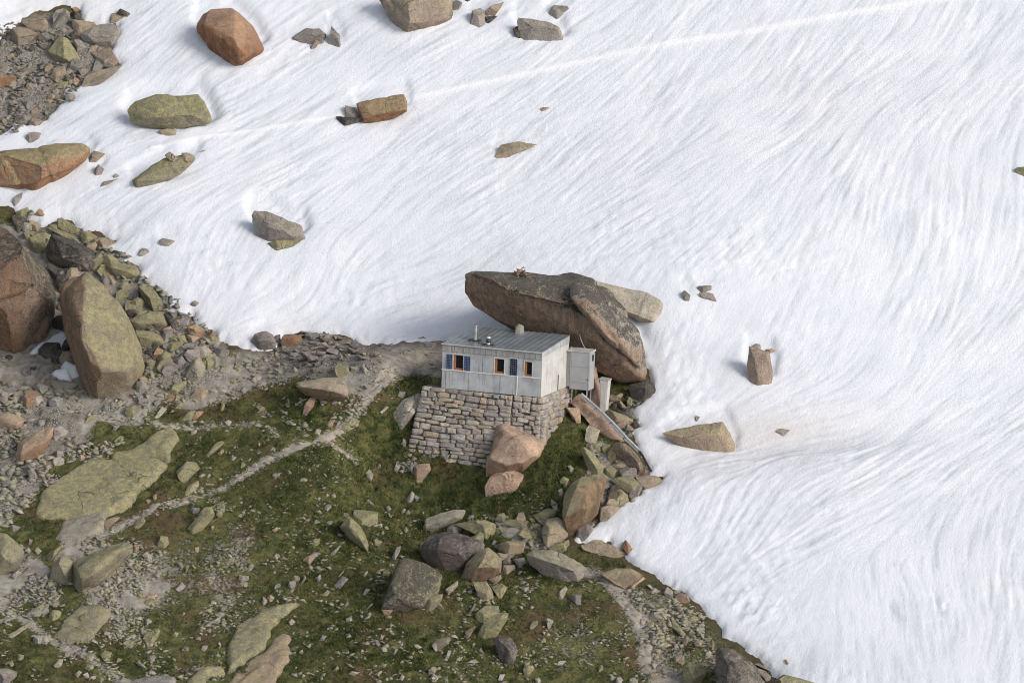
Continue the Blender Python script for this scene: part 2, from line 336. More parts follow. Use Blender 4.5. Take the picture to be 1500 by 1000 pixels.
# ------------------------------------------------------------------ boulders and stones: outline of each one as measured on the photograph
# frame x0,y0,scale | tone options | label | outline | ridge points x,y,forward
CROPS = dict(A=(0,0,5), B=(0,180,5), C=(0,330,6.25), D=(0,460,6.25), E=(160,380,6.25), F=(200,480,6.25), G=(400,470,6.25), H=(270,0,5), I=(540,0,5),
 J=(0,590,6.25), K=(200,590,6.25), L=(0,720,6.25), M=(200,720,6.25), N=(0,840,6.25), O=(200,840,6.25), Q=(400,600,6.25), R=(400,720,6.25), S=(600,720,6.25),
 T=(400,840,6.25), U=(620,840,6.25), V=(780,580,6.25), W=(780,700,6.25), X=(840,840,6.25), Y=(1000,840,6.25), Z=(800,400,3.5725), P=(0,0,1), q=(790,480,7.143), w=(590,550,6.25))
DATA = '''
A|t|tan wedge of rock at the left end of the topmost boulder heap|145,140 320,128 350,160 350,210 315,240 230,225 160,175|330,150,.5 310,232,.45
A|g|grey tilted block standing at the crest of the topmost heap|355,190 480,60 515,95 515,150 400,220 360,210|495,80,.5 400,200,.3
A|o|small tan cap rock perched on dark rocks of the topmost heap|530,60 550,50 610,68 570,85 535,80|
A|d|dark blocky rock under the small cap rock in the topmost heap|510,95 540,78 595,105 595,155 560,150|
A|t|long tan slab behind the pale flat boulder in the topmost heap|515,135 690,165 700,185 590,240 535,225|
A|g|largest pale flat-topped boulder of the topmost heap, overhanging the snow|580,245 700,180 830,170 880,205 875,260 810,335 690,330 600,290|690,310,.6 830,300,.6 640,260,.4
A|l|yellow-topped pyramid boulder in the middle of the topmost heap|345,375 435,255 500,285 590,410 560,450 420,440|460,270,.3 470,430,.8
A|t|broad tan slab below the wedge in the topmost heap|60,270 95,200 180,205 285,245 210,310 90,325|
A|g||240,270 330,235 400,265 330,305|
A|d||495,260 540,220 575,270 540,290|
A|g|grey block beside the yellow-topped pyramid boulder|530,300 590,295 630,345 580,370|
A|t|jagged tan boulder at the snow side of the topmost heap|660,385 800,345 870,440 880,480 770,485 720,420|
A|g|upright grey rock under the jagged tan boulder|670,510 700,430 755,480 740,510|
A|t lie=.6|long low slab at the bottom edge of the topmost heap by snow|585,640 620,560 720,515 900,478 830,550 720,615|
A|t|rounded tan boulder alone in the gravel of the topmost heap|360,560 400,495 470,480 490,540 430,595|
A|l|flat greenish slab below the rounded tan boulder|365,620 500,595 495,635 420,645|
A|o|orange-sided block cut by the picture edge in upper gravel|-60,545 0,545 110,560 105,615 50,640 -60,643|
A|g||480,690 540,680 545,710 510,745 478,730|
A|g||175,760 200,725 245,740 240,775 200,785|
A|g|grey round rock at the lowest corner of the upper gravel|145,880 180,838 235,850 210,905 160,905|
A|t||205,905 240,860 315,885 290,915 230,922|
B|g snow=.2|small dark grey rock on snow just below the upper gravel|175,120 210,70 250,65 300,75 285,110 230,135 190,130|
A|p||525,600 545,560 585,590 565,625|
A|g||565,510 610,495 655,520 600,555|
A|g||660,350 685,340 680,375 640,375|
A|t||690,345 750,345 745,375 700,375|
A|g||90,430 140,415 130,450 100,458|
A|t||100,495 140,485 145,510 110,515|
A|g||270,575 320,560 335,590 300,605|
A|g||10,690 45,665 60,710 20,720|
A|g||225,620 270,610 275,650 240,655|
A|t||40,410 90,390 110,420 60,430|
A|g||0,300 30,285 50,310 10,335|
A|g||130,540 180,530 190,555 150,565|
A|t||330,740 380,720 390,745 350,755|
A|t snow=.15|small tan rock alone on snow above the upper heap|800,145 820,95 900,95 965,125 880,145 820,153|
A|d|dark stone tucked behind the small tan rock above the upper heap|855,95 880,65 950,95 965,120 900,95|
P|l snow=.5,d=.8,perch=10|mushroom boulder with yellow lichen perched above a snow hollow|186,162 195,147 226,138 291,137 301,148 313,177 305,183 250,189 215,187 192,178|232,160,.55 270,172,.6 210,172,.5 300,160,.3
P|t|small prop stone under the perched mushroom boulder|232,191 245,188 258,190 258,196 236,199|
B|o lich=.75,oran=.6,d=.9,snow=.25|large orange wedge boulder with mossy top by the left edge|-120,215 0,195 200,180 400,155 600,148 640,165 680,210 640,270 520,330 300,455 230,470 150,450 0,440 -120,430|40,235,.55 280,320,1.0 230,440,.9 600,170,.2 285,440,.9
B|t|tan rock at the right tip of the orange wedge boulder|630,270 680,200 765,225 700,275 640,280|
B|g snow=.12|small upright stone on snow below the orange wedge boulder|680,385 690,340 720,302 760,335 740,380|
B|t lie=.7|thin flat stone half sunk in snow beside the upright stone|730,465 760,430 870,405 800,445|
B|g||820,395 845,370 875,385 850,400|
B|l snow=.25,d=.6|long lichened slab boulder on snow carrying loose slabs|960,405 1090,330 1200,265 1300,290 1440,230 1445,250 1380,320 1260,405 1120,445 1020,475 985,470|1000,420,.6 1250,300,.4
B|t up=.3|left loose slab lying on the lichened slab boulder|1205,235 1240,210 1330,265 1280,280 1220,255|
B|t up=.3|right loose slab lying on the lichened slab boulder|1325,220 1370,215 1420,235 1380,270 1340,260|
B|g||1445,210 1500,198 1490,215|
B|g snow=.1|narrow cracked stone on snow at the left edge above the heap|85,570 110,535 160,508 160,550 130,590 95,592|
B|l|green square block at the upper end of the left heap|110,655 200,617 245,680 160,690|
B|o|small orange stone beside the green square block|240,675 290,628 340,660 310,680|
B|d lich=.5|dark lichened block above the huge rust-streaked boulder|80,680 130,660 200,720 180,790 120,790 90,720|
B|l|green knuckle-shaped rock at the snow edge of the left heap|420,700 450,690 520,740 590,775 580,800 470,780 420,760|
B|d||350,745 390,740 410,770 380,775|
B|t||200,700 300,740 320,790 220,770|
B|l|long mossy slab along the top of the left heap|325,760 420,780 580,830 560,860 450,820|
B|l|pale yellow block above the black boulder|580,800 640,790 710,830 690,880 600,870|
B|l lie=.4|pointed mossy slab jutting onto snow from the left heap|720,840 790,840 880,880 800,895 730,880|
B|g snow=.1|little grey stone on snow, nearest the perched round boulder|1165,860 1190,842 1280,860 1275,890 1180,893|
B|g snow=.1|little dark stone on snow left of the little grey stone|1015,945 1040,915 1090,925 1095,955 1030,962|
B|t lie=.6||895,975 940,963 975,980 930,990|
P|t tint=.95,lich=.55,dark=.6,oran=.75,d=1.0,sx=-.8,sz=-.6|huge rust-streaked boulder cut by the left edge|-90,335 -40,322 0,324 15,330 35,350 60,385 80,410 87,430 86,455 70,490 45,515 30,524 0,508 -60,495 -100,440|30,350,.7 38,400,.85 -10,420,.85 12,470,.6 80,440,.3
P|t lich=.75,d=.8,oran=.6,sx=-1.1,sz=-.1|tall leaning lichened boulder with an orange left flank|126,396 136,405 152,416 160,440 184,463 192,479 208,513 213,529 208,545 198,556 192,569 144,580 134,572 125,550 112,516 99,492 96,470 97,425 108,410|114,420,.55 117,455,.8 119,500,.95 138,548,1.0 186,540,.75 176,480,.5 138,418,.35 152,520,1.0
C|d dark=.6,tint=1.5|black-crusted boulder wedged above the tall leaning boulder|405,250 480,85 560,105 850,235 950,320 940,400 860,425 780,380 600,390 420,300|480,105,.5 770,240,.7 760,370,.6 560,300,.5
C|l|yellow-green block between the rust-streaked and black boulders|260,120 400,60 470,90 410,230 350,245 290,190|
C|l||200,70 280,50 340,60 250,130|
C|d lich=.4|dark angular rock under the black-crusted boulder|420,340 500,370 610,430 600,480 530,520 450,420|
C|p||570,590 640,460 680,470 610,580|
C|l d=.9|smooth mossy loaf-shaped boulder leaning on the snow edge|960,360 1000,310 1250,380 1285,430 1270,470 1100,480 1000,430|1000,380,.6 1230,440,.6
C|l d=.9|rounded yellow finger boulder standing against the snow bank|1260,570 1300,535 1370,545 1490,690 1485,780 1440,770 1320,690|
C|g||920,480 950,450 1010,510 990,550 930,510|
C|t||930,430 960,400 1080,510 1040,530|
C|l||1080,560 1130,525 1200,560 1150,600 1100,595|
C|p||945,580 960,548 1025,575 970,600|
C|l|pale green cube of rock left of the yellow finger boulder|1140,720 1170,680 1270,700 1280,730 1190,820 1155,790|
C|g||1020,690 1060,680 1150,770 1130,800 1060,760|
C|g||1090,600 1150,610 1250,640 1200,660 1110,640|
E|l lich=.7|wide lichened block right of the tall leaning boulder|170,560 330,480 500,480 545,600 480,640 420,665 320,640 220,620|250,580,.4 500,590,.5
E|p|small pink-faced rock at the end of the wide lichened block|480,640 560,605 605,680 520,680|
E|g|pointed grey stone against the snow in the left heap|640,550 700,495 745,525 720,590 650,600|
E|t||600,560 640,545 650,590 620,610|
E|d||500,490 540,500 640,580 600,640 545,590|
E|o lich=.4|tan-faced block at the snow edge, below the pointed stone|710,620 790,590 870,640 860,700 800,690 720,660|
E|o|small rusty wedge, farthest stone of the left heap onto snow|880,710 940,640 985,690 950,718|
E|l|fish-shaped grey-green boulder lying below the wide lichened block|205,660 250,640 400,660 500,720 520,760 430,800 300,805 240,740|260,700,.4 480,760,.5
E|l||470,680 620,700 640,760 560,780|
E|l||600,700 690,690 720,750 650,770|
E|p||690,680 830,710 820,740 750,745|
E|g||590,830 700,770 780,770 770,800 640,850|
E|g|grey flat-sided block above the white egg-like boulder|680,880 720,820 830,830 830,880 740,935|
E|w||720,800 880,790 950,850 880,905 830,830|
E|g|blue-grey block in the low part of the left heap|580,930 660,880 705,930 660,990 600,975|
F|w lich=.5|pale upright boulder at the foot of the left heap|440,430 510,290 580,262 635,370 610,430 550,495 460,480|540,300,.4 560,470,.4
E|p||830,740 870,715 895,750 850,770|
E|o||400,860 440,800 495,830 480,880 430,890|
E|l||340,930 370,905 425,930 400,1000 350,1000|
E|g snow=.1|round stone alone on snow above the left heap end|750,400 780,372 820,395 800,430 755,425|
E|g||900,760 980,740 1020,760 990,790 920,785|
E|g||560,960 590,920 540,900 480,960|
E|g||900,930 950,880 1010,900 1000,960 960,980|
E|g||940,850 1000,800 1100,830 1090,870 1040,900|
E|d||320,840 380,810 430,800 400,860 340,870|
F|g snow=.22,d=.95|dark round boulder standing on the snow edge above terrace|1045,120 1080,60 1180,20 1250,60 1280,130 1270,180 1150,205 1080,175|1120,120,.6 1220,120,.6
G|o tint=.8,lich=.2|brown-topped boulder at the left end of the rubble wall|65,190 100,125 180,118 250,140 270,190 170,235 90,235|
F|w|pale square stone on gravel above the grassy bank|740,410 790,345 860,340 855,400 800,420|
F|l||880,380 900,345 965,345 950,390|
F|l||650,300 690,260 770,260 760,330 720,350|
F|l|egg-shaped pale boulder with a rusty foot|265,590 330,520 450,478 455,510 380,590 340,610 280,620|
F|o||280,620 330,600 345,650 300,660|
F|l||345,650 370,608 435,620 430,650|
F|t lich=.4|large mottled flat stone on gravel under the pale square stone|470,640 560,555 650,570 640,640 560,665|
F|g|flat blue-grey stone touching the foot of the leaning boulder|0,490 60,490 110,550 60,585 0,570|
F|w||70,600 100,575 130,620 100,640|
F|b||5,680 20,615 60,625 50,680 20,700|
F|w lie=.5|pale lilac wedge beside the thin upper footpath|150,820 230,720 280,740 230,800 190,830|
F|l lie=.5|green slab leaning against a brown rock above the thin path|405,845 470,770 530,750 560,770 500,840|
F|o oran=.4|brown rock beside the green slab above the thin path|500,820 540,765 610,765 590,800 520,835|
F|l||755,740 780,675 810,700 800,755|
F|w||490,980 500,940 550,930 550,965|
F|w||955,570 980,545 1020,560 990,590|
F|l||355,725 400,675 440,700 420,730|
F|g||295,390 340,360 390,370 340,405|
F|l||205,545 240,495 270,510 250,550|
F|w||670,570 720,555 750,580 700,595|
F|w||690,395 740,378 730,405|
F|w||750,575 800,560 840,585 790,600|
F|g||150,680 200,650 225,680 190,710|
F|g||245,330 300,305 330,340 270,355|
F|l||120,440 170,430 160,465 115,470|
F|p||20,450 70,440 100,480 50,500|
F|w||1310,650 1400,610 1420,625 1330,660|
F|w||750,620 800,605 840,635 790,650|
G|t tint=1.15,oran=.45,lich=.3,d=1.0,perch=4|long pinkish boulder propped on a stone on the grassy bank|215,565 340,545 480,525 620,530 670,590 700,640 710,740 600,760 470,720 300,680 240,640|235,590,.7 500,625,.9 650,650,.8 640,560,.3 420,545,.2
G|p|leaning prop stone under the long pinkish boulder|250,860 290,770 340,700 385,710 370,780 310,850|
G|l lich=.9|round stone with bright yellow lichen below the rubble wall|562,420 600,385 660,385 695,430 690,500 640,525 580,490|
G|w|pale stone just right of the bright yellow stone|705,415 800,420 780,465 720,470|
G|w||800,410 830,405 875,450 850,470|
G|b|flat grey stone on the snow edge left of the hut|1345,195 1400,188 1500,200 1495,240 1350,240|
P|w tint=1.3,oran=.15,d=.8|smooth pale boulder leaning on the stone wall|569,607 592,584 614,574 622,580 621,598 613,609 592,624 579,633 574,622|596,600,.6 606,606,.6
Q|l lie=.5|flat green-grey slab where the footpaths meet|600,180 640,130 740,70 795,110 780,150 690,185|
G|b lie=.6|thin grey step of rock beside the terrace path|870,660 1000,560 1030,580 900,660|
G|w||975,820 1040,775 1060,790 1000,830|
G|b||1130,680 1160,640 1220,650 1200,700|
Q|w|white stone beside the footpath junction|370,215 400,175 440,185 420,220|
Q|b|grey half of the cracked stone at the wall's lower corner|1235,540 1270,470 1300,520 1290,600|
Q|p oran=.3|pink wedge stone under the wall's lower left corner|1280,520 1330,500 1440,490 1450,540 1380,600 1345,665 1290,630|
Q|w|white pointed stone in grass left of the wall's foot|1095,560 1130,480 1170,445 1180,500 1150,555|
Q|w||1180,530 1210,500 1215,550|
Q|g||1170,310 1190,265 1230,270 1210,330|
Q|g lich=.4|grey rock set in a grassy hump|840,570 880,545 920,590 900,640 860,620|
Q|w|pale pinkish stone on grass below the wall's corner|1205,820 1270,740 1300,770 1280,835|
Q|b|small bluish stone touching the pale pinkish stone|1285,800 1310,780 1340,805 1310,840|
Q|b||830,840 870,820 925,860 880,875|
Q|b||1025,890 1060,875 1085,905 1040,920|
Q|d||915,745 1000,665 1010,675 930,750|
Q|w||480,790 495,765 510,780 495,800|
Q|b||930,510 980,495 1000,520 950,525|
Q|p||475,130 530,80 570,90 540,140|
Q|w||560,150 600,100 620,120 590,155|
I|t lich=.5,d=.9,snow=.3|big square boulder cut by the top edge|60,-60 65,0 150,80 180,150 220,190 225,210 290,225 340,190 440,140 600,125 610,100 600,0 600,-60|290,-20,.7 302,180,.85 560,60,.3
I|g|dark stone beside the big square boulder at the top edge|600,20 640,0 685,20 660,70 620,65|
I|g snow=.12|grey upright block of the leaning pair at the top|740,160 755,75 820,55 855,80 850,170 790,198|
I|t|tan blade leaning beside the grey upright block|850,80 900,40 995,8 920,110 870,105|
I|d||850,120 940,120 870,170|
I|g snow=.3|flat-faced grey boulder with snow hollow near the top|1080,160 1090,125 1180,130 1350,165 1400,200 1430,290 1300,300 1120,308 1110,250|1200,200,.5 1380,220,.5
I|d|dark chunk at the left side of the flat-faced grey boulder|1055,210 1090,190 1110,230 1110,280 1065,250|
I|g snow=.12|small wedge rock above the flat-faced grey boulder|1305,110 1355,35 1455,40 1470,65 1380,125|
I|t||1255,795 1270,785 1325,785 1290,810 1265,812|
P|w y=3.75,d=.9|pale stone lying on the back edge of the hut roof|753,486 755,478 760,474 767,477 768,486 760,488|
I|d||640,0 700,-20 780,-10 770,8 700,8|
H|o oran=1,lich=.15,d=1.0,snow=.35|tall orange boulder with a yellow-tipped peak on snow|90,180 120,90 180,85 260,105 345,70 390,100 440,150 500,200 580,340 420,425 330,430 270,390 160,290 95,240|375,120,.35 418,415,.95 300,250,.6 405,300,.9 150,180,.4
H|g snow=.15|low grey boulder on snow right of the tall orange boulder|790,275 890,205 990,205 1040,250 1030,300 900,315|
H|t||910,350 960,290 995,310 950,350|
H|g snow=.15|pointed grey shard beside the low grey boulder|1045,325 1070,240 1075,185 1140,260 1150,330 1110,340|
P|o lich=.5,oran=.75,snow=.2,d=.9|brick-shaped orange block with mossy top beside the snow track|521,151 555,141 592,137 597,147 597,163 570,172 534,178 527,165|526,157,.5 590,147,.3 535,174,.8 594,162,.7
H|g|upper grey shard left of the brick-shaped block|1170,850 1180,770 1250,790 1300,860 1230,865|
H|d|lower dark shard left of the brick-shaped block|1105,850 1300,870 1310,890 1180,890 1120,915|
P|t snow=.12,lie=.5|flat tan rock alone in the middle of the snowfield|725,228 733,213 760,207 790,211 762,222 735,232|
P|g lich=.35,snow=.38,d=.8|grey boulder sunk in a snow hollow on a flat plate|367,315 372,307 392,308 425,325 442,328 447,345 440,352 405,355 390,355 372,337|395,330,.6 430,342,.6
P|l|flat mossy plate under the sunken grey boulder|390,357 405,352 445,350 430,360 400,364|
Z|g snow=.1|narrow grey stone, first of three beyond the overhang slab|710,100 725,88 755,115 745,145 720,135|
Z|g snow=.08|squared grey stone, upper one of the touching pair on snow|785,85 795,67 865,65 865,85 810,100|
Z|g lie=.5|bent grey stone, lower one of the touching pair on snow|800,105 830,97 875,105 897,150 880,145 850,125 810,122|
Z|t snow=.25,d=.6|upright slab boulder topped with pebbles on the right snow|1050,490 1060,380 1080,385 1170,410 1195,500 1180,570 1100,590 1065,560|1080,400,.4 1160,430,.4 1110,560,.5
Z|g|pebble lying on top of the upright slab boulder|1075,385 1095,368 1120,372 1135,405 1090,400|
Z|p||1135,400 1180,395 1220,408 1180,415|
Z|t lich=.45,snow=.2,d=.6|largest tan boulder on the right snow, shaped like a shoe|597,835 680,800 780,790 925,775 960,830 990,890 980,930 870,937 740,915 660,890|720,850,.6 900,840,.6
Z|g lie=.6|small flat stone on snow right of the shoe-shaped boulder|1200,825 1220,812 1280,820 1240,850|
Z|g||770,770 785,745 805,750 790,770|
P|w tint=1.25,oran=.25,lie=.35,d=.55,nocut=1|pale layered slab behind the great overhanging boulder|853,408 876,411 895,416 945,429 966,439 971,446 966,466 957,473 930,466 908,458 880,440|872,428,.6 912,454,.7 955,470,.5 960,443,.0
P|l||1486,250 1490,245 1515,243 1515,258 1495,256|
q|d lich=.4,d=.9|round dark boulder in the gap under the great overhang|930,640 940,590 1130,540 1200,590 1220,650 1190,730 1100,790 1010,800 980,720|1100,640,.6
q|t|tan slab lying in the dark under the great overhang|720,740 860,680 880,700 820,770|
q|t||820,790 850,755 920,830 910,860 850,840|
q|l||915,770 945,720 980,750 960,850 930,850|
P|p oran=.5,lie=.6,d=.5|long pink bedrock slab under the grey drain pipe|833,588 849,575 866,590 892,617 908,633 918,644 906,645 898,641 879,631 865,621 860,612 848,598|
P|p oran=.55,d=1|pink spike of rock behind the metal outhouse|871,534 875,538 881,575 886,602 872,596 858,582 864,560|
V|p|pink block in the hollow beside the stone wall|300,100 345,100 430,100 445,180 440,240 390,230 320,130|
V|w lich=.5,lie=.4|pale upright slab in grass right of the stone wall|490,300 515,257 620,310 570,460 475,410|
V|t dark=.5,d=.8|brown boulder at the lower end of the drain pipe|720,480 780,410 850,420 960,520 1085,680 1050,710 930,735 870,680 780,570|820,440,.5 1000,640,.6
V|t|tan boulder between the pale cupboard and the snow|650,140 700,125 850,170 925,215 920,250 860,280 780,270 740,210|
V|d||920,240 950,225 985,270 930,300|
V|p||840,310 870,250 890,280 940,300 900,315|
V|d||780,120 850,150 905,200 860,165 770,135|
V|l|grey-green leaning rock above the orange-sided lichened boulder|450,500 470,465 560,520 655,630 650,690 610,760 540,700 480,610|480,500,.4 600,680,.5
V|l||660,660 710,632 790,690 770,720 680,740|
V|l|flat mossy slab overlapping others at the snow edge|710,770 800,740 900,730 1020,820 1030,880 960,890 860,860 770,810|
V|t|tan slab pointing out onto the snow below the pipe|940,745 1040,725 1150,740 1190,770 1100,830 1040,840|
V|t||800,700 840,660 870,720 830,740|
V|l||245,770 285,730 335,760 310,810 260,800|
V|w||320,640 345,630 380,665 350,700|
W|l|mossy-topped block in the gap beside the orange-sided boulder|690,190 760,115 810,105 870,160 890,220 820,275 710,230|
w|p tint=1.15,oran=.4,dark=.3,d=.85|big pink-orange boulder leaning against the front of the stone plinth|763,868 775,760 868,470 905,452 1010,443 1130,478 1210,558 1310,578 1340,640 1318,740 1100,885 1060,880 810,898|790,760,.55 1040,850,.8 1060,590,.75 1200,600,.5 930,480,.3 1010,870,.55 1200,740,.7
P|p tint=1.05,lich=.3,dark=.35|pink rock under the boulder that leans on the stone plinth|710,712 718,697 728,692 752,689 767,695 766,705 758,716 735,724 712,727|
W|l lich=.7,oran=.95,d=.8,sx=.9,sz=-.7|tall lichened boulder with a bright orange lower side|260,250 290,120 350,30 450,-30 500,-20 570,20 650,-20 670,0 650,80 600,160 595,240 590,340 480,450 350,545 310,460 270,380|290,385,.75 500,255,.85 590,190,.6 400,60,.6 560,60,.5
W|t lich=.5|tan boulder at the foot of the orange-sided lichened boulder|80,480 130,370 230,355 290,390 330,520 240,570 150,600 100,560|
W|l|pale mossy block left of the orange-sided lichened boulder|10,340 140,280 210,295 215,340 100,410 30,370|
W|t|grey-tan block wedged against snow right of the orange side|600,280 700,240 810,270 720,330 640,400 600,350|
W|g||480,450 530,405 575,430 560,450|
W|t||540,385 600,365 620,400 560,410|
W|l||140,640 230,590 320,580 315,650 240,680|
W|g||640,140 680,120 690,160 650,165|
W|g||600,200 640,150 690,180 660,230 610,240|
P|g tint=1.15,lich=.6,d=.8|long pale lichened slab with a dark lower side|770,812 780,806 808,806 841,818 860,833 849,851 825,849 796,838 775,826|784,816,.6 845,838,.7 815,826,.8
W|t lie=.6|flat tan slab along the snow tip|440,610 560,560 640,560 700,600 850,680 840,700 770,725 650,680 450,650|
W|o|small upright brown stone where the snow edge turns|810,630 855,568 920,650 870,700|
W|t lich=.5|layered grey slab beside the start of the lower path|630,880 760,830 900,820 1020,890 840,980 760,950 690,920|
W|p||850,980 1010,900 1040,920 880,1000|
W|w||160,235 180,190 235,235 200,245|
W|l||-10,480 50,490 50,540 -10,580|
W|l||-10,420 50,415 80,430 70,470 10,450|
W|b||230,110 270,90 280,140 240,150|
S|w lich=.4,d=.7|pale streaked boulder on top of the dark purple-grey one|115,330 150,250 280,185 420,165 515,170 480,240 400,270 250,310 150,370|150,320,.5 400,230,.6
S|l|mottled flat boulder right of the pale streaked boulder|400,300 560,260 690,255 780,290 795,350 725,415 680,400 560,360 450,320|
S|d tint=1.6,oran=.35,d=.9|broad dark purple-grey boulder in the middle of the slope|80,520 160,410 260,365 400,365 520,390 640,450 640,540 500,670 380,720 250,690 130,600|250,420,.6 240,520,.9 520,580,.7 600,470,.4
S|t lich=.6,oran=.5,d=.9|rounded rusty boulder right of the dark purple-grey one|465,760 520,650 640,530 720,505 800,560 850,640 840,720 720,780 600,800 500,830|620,700,.8 800,680,.7 700,560,.5
S|t lich=.5|tan angular slab above the rounded rusty boulder|770,500 900,455 1050,450 1060,490 1030,580 960,550 830,540|
S|t lich=.7|square yellowish rock under the rounded rusty boulder|580,830 700,820 760,910 770,950 690,985 620,930|
S|l|pointed mossy rock right of the square yellowish rock|745,870 840,840 900,880 830,970|
S|b||850,640 910,600 960,670 860,665|
S|t||830,740 860,670 960,670 970,700 880,750|
S|t||720,800 830,760 845,790 790,830|
S|l lich=.8|thin slab with dark and yellow lichen along the dirt ledge|840,285 920,250 1130,270 1140,320 1000,320|
S|l|mossy block under the thin lichened slab|980,380 1050,330 1180,390 1180,440 1070,420|
S|w|small white stone on the dirt ledge|1085,460 1110,440 1140,470 1110,495|
S|l||725,240 800,235 825,260 770,265|
S|l||840,230 900,215 915,235 860,250|
S|l||1090,240 1130,235 1165,280 1130,285|
S|t||1120,340 1190,350 1190,375|
S|w||1285,110 1300,65 1360,105 1320,120|
S|w||1300,130 1350,120 1370,180 1330,170|
S|w lich=.45|pale blade of rock right of the lichened pyramid|310,900 440,815 440,860 350,950|
S|b||520,240 580,205 600,240 540,260|
S|g||820,580 900,560 970,570 930,610 850,615|
S|b||780,270 830,290 845,330 820,340|
S|b||950,620 1050,600 1060,650 1000,690|
P|d tint=2.0,lich=.7,dark=.6,d=.9|steep dark pyramid boulder speckled with yellow lichen|553,889 568,854 589,818 600,821 622,826 649,843 648,856 640,870 616,883 584,889 560,889|589,822,.2 564,882,.75 612,880,.7 575,852,.6
U|l lich=.8|lichen-covered rock stuck to the foot of the pyramid boulder|-40,275 80,200 180,190 170,240 110,270 70,330 20,340|
T|p oran=.5|small orange stone peeking from under the pyramid boulder|985,320 1110,310 1090,350 1030,385|
U|l||105,290 140,255 215,325 150,330|
U|t||390,360 470,265 490,280 460,330 410,370|
U|l lich=.95|upper bright green lichened block on the lower slope|470,370 560,300 690,295 700,350 600,420 490,435|
U|l lich=.95|lower bright green lichened slab on the lower slope|490,540 560,420 720,350 785,360 770,420 700,520 620,590 520,610|560,540,.3 740,410,.5
U|g||565,265 610,255 630,285 580,300|
U|d tint=1.8,lich=.45,d=.8|dark reddish upright boulder under the green lichened slab|640,600 680,560 780,560 850,650 860,720 830,800 780,840 700,760|700,600,.5 790,700,.7
U|t||380,530 470,475 480,490 400,590|
U|t lich=.4|oblong grey stone alone on the lower slope|75,640 130,600 240,580 250,600 180,670 90,705|
U|w||185,780 230,700 260,710 215,790|
U|t||40,880 90,845 125,860 110,905 55,915|
U|w||60,960 90,915 145,950 100,985|
U|w||1225,210 1240,170 1300,115 1320,140 1270,215|
U|g||1320,215 1380,190 1450,185 1440,240 1440,280|
U|g||885,130 920,120 970,135 950,165|
U|w||1120,420 1140,405 1195,430 1150,510|
U|w||1215,830 1240,800 1320,790 1270,825|
U|w||685,960 700,920 750,920 720,970|
U|w||1020,960 1060,945 1080,980 1040,1000|
U|w||910,870 930,820 985,800 960,850|
U|w||160,715 175,705 185,720 170,730|
R|l|long green slab lying below the cracked square rock|615,330 680,240 720,250 740,290 800,330 920,510 820,545 740,450|
R|l lich=.75|square yellow-edged rock beside the long green slab|725,240 740,170 800,170 880,185 960,190 960,290 880,305 760,305|
R|l||915,470 930,430 1000,455 960,495|
R|p|pinkish brick-like stone alone in grass|290,620 350,575 385,600 330,655|
R|w||500,570 610,490 620,500 540,580|
R|b||1070,620 1130,510 1170,495 1160,550 1110,620|
R|w||140,850 180,810 210,850 150,880|
R|w||240,850 290,760 305,790 260,840|
R|b||395,790 430,750 440,780 410,835|
R|l||440,940 500,895 525,920 480,955|
R|w||810,935 850,885 890,890 840,940|
R|g||550,850 640,775 690,800 600,880|
R|b||1190,350 1215,315 1235,345 1210,375|
R|w||960,300 1000,290 1000,330 970,325|
R|w||1165,180 1200,150 1220,165 1185,195|
R|w||1210,190 1240,165 1260,190 1240,210|
R|w||10,590 40,565 65,590 30,610|
R|w||570,780 640,720 650,730 600,775|
R|w||820,760 860,720 870,740 840,775|
P|g tint=1.1,lich=.85,bed=.34|upper half of the cracked bedrock slab at the bottom|331,957 336,936 344,918 384,896 413,888 445,881 424,898 410,907 397,922 398,934 386,950 360,968 336,986 334,968|
P|p tint=1.05,lich=.55,bed=.26|lower half of the cracked bedrock slab at the bottom|327,1005 342,984 362,970 388,952 400,936 410,931 426,930 430,938 422,946 429,957 422,965 422,976 408,992 396,1010 360,1030 330,1030|
T|b||820,410 890,370 900,380 870,420|
T|b||820,330 900,270 920,275 840,330|
T|b||890,595 960,610 985,640 950,660|
T|w||1085,735 1120,685 1145,690 1110,730|
T|w||1290,650 1320,645 1380,675 1310,685|
T|w||1450,650 1490,615 1520,650 1500,700|
T|b||410,610 450,560 490,570 460,610|
T|l||550,880 590,840 605,870 570,895|
T|w||680,920 720,890 800,900 720,930|
T|w||920,920 990,885 1000,900 950,935|
T|w||1150,960 1180,915 1205,940 1180,970|
T|l||1420,880 1450,850 1495,870 1480,900|
T|w||1435,970 1460,920 1510,940 1500,980|
T|b||640,290 685,250 700,290|
T|w||930,1000 970,965 1000,985|
T|w||140,440 170,410 205,440 170,465|
T|w||980,590 990,555 1015,575 1000,600|
X|l tint=.8|green angular boulder at the bottom edge beside the dark one|1000,930 1010,850 1060,810 1180,830 1240,890 1180,950 1120,1030 1010,1030|1050,850,.4 1100,960,.5
X|l||950,810 980,785 1025,810 980,835|
P|d tint=2.0,lich=.4,oran=.4,d=.9|large dark crusted boulder at the bottom edge by the snow|1048,1010 1048,952 1053,947 1074,949 1096,966 1112,984 1126,1006 1105,1034 1060,1034|1062,960,.6 1066,1010,.7 1095,990,.8
Y|t lie=.5|thin tan slab along the snow lip at the bottom|650,820 700,815 780,860 820,900 700,850|
Y|g lie=.5|grey layered slab below the thin tan slab|650,850 760,890 810,940 780,990 740,960|
Y|l|yellow-green rock poking from snow at the bottom edge|845,980 930,920 1050,960 1210,1000 1210,1060 850,1060|
X|w|pale stone of the row along the snow edge, nearest the path|820,170 860,120 915,165 900,205 840,190|
X|w||700,160 750,130 800,160 720,175|
X|w||670,100 700,95 770,150 740,150|
X|g||915,160 1020,140 1050,180 930,180|
X|p|pink block at the end of the row along the snow edge|920,235 960,185 1050,185 1070,245 1030,270 970,255|
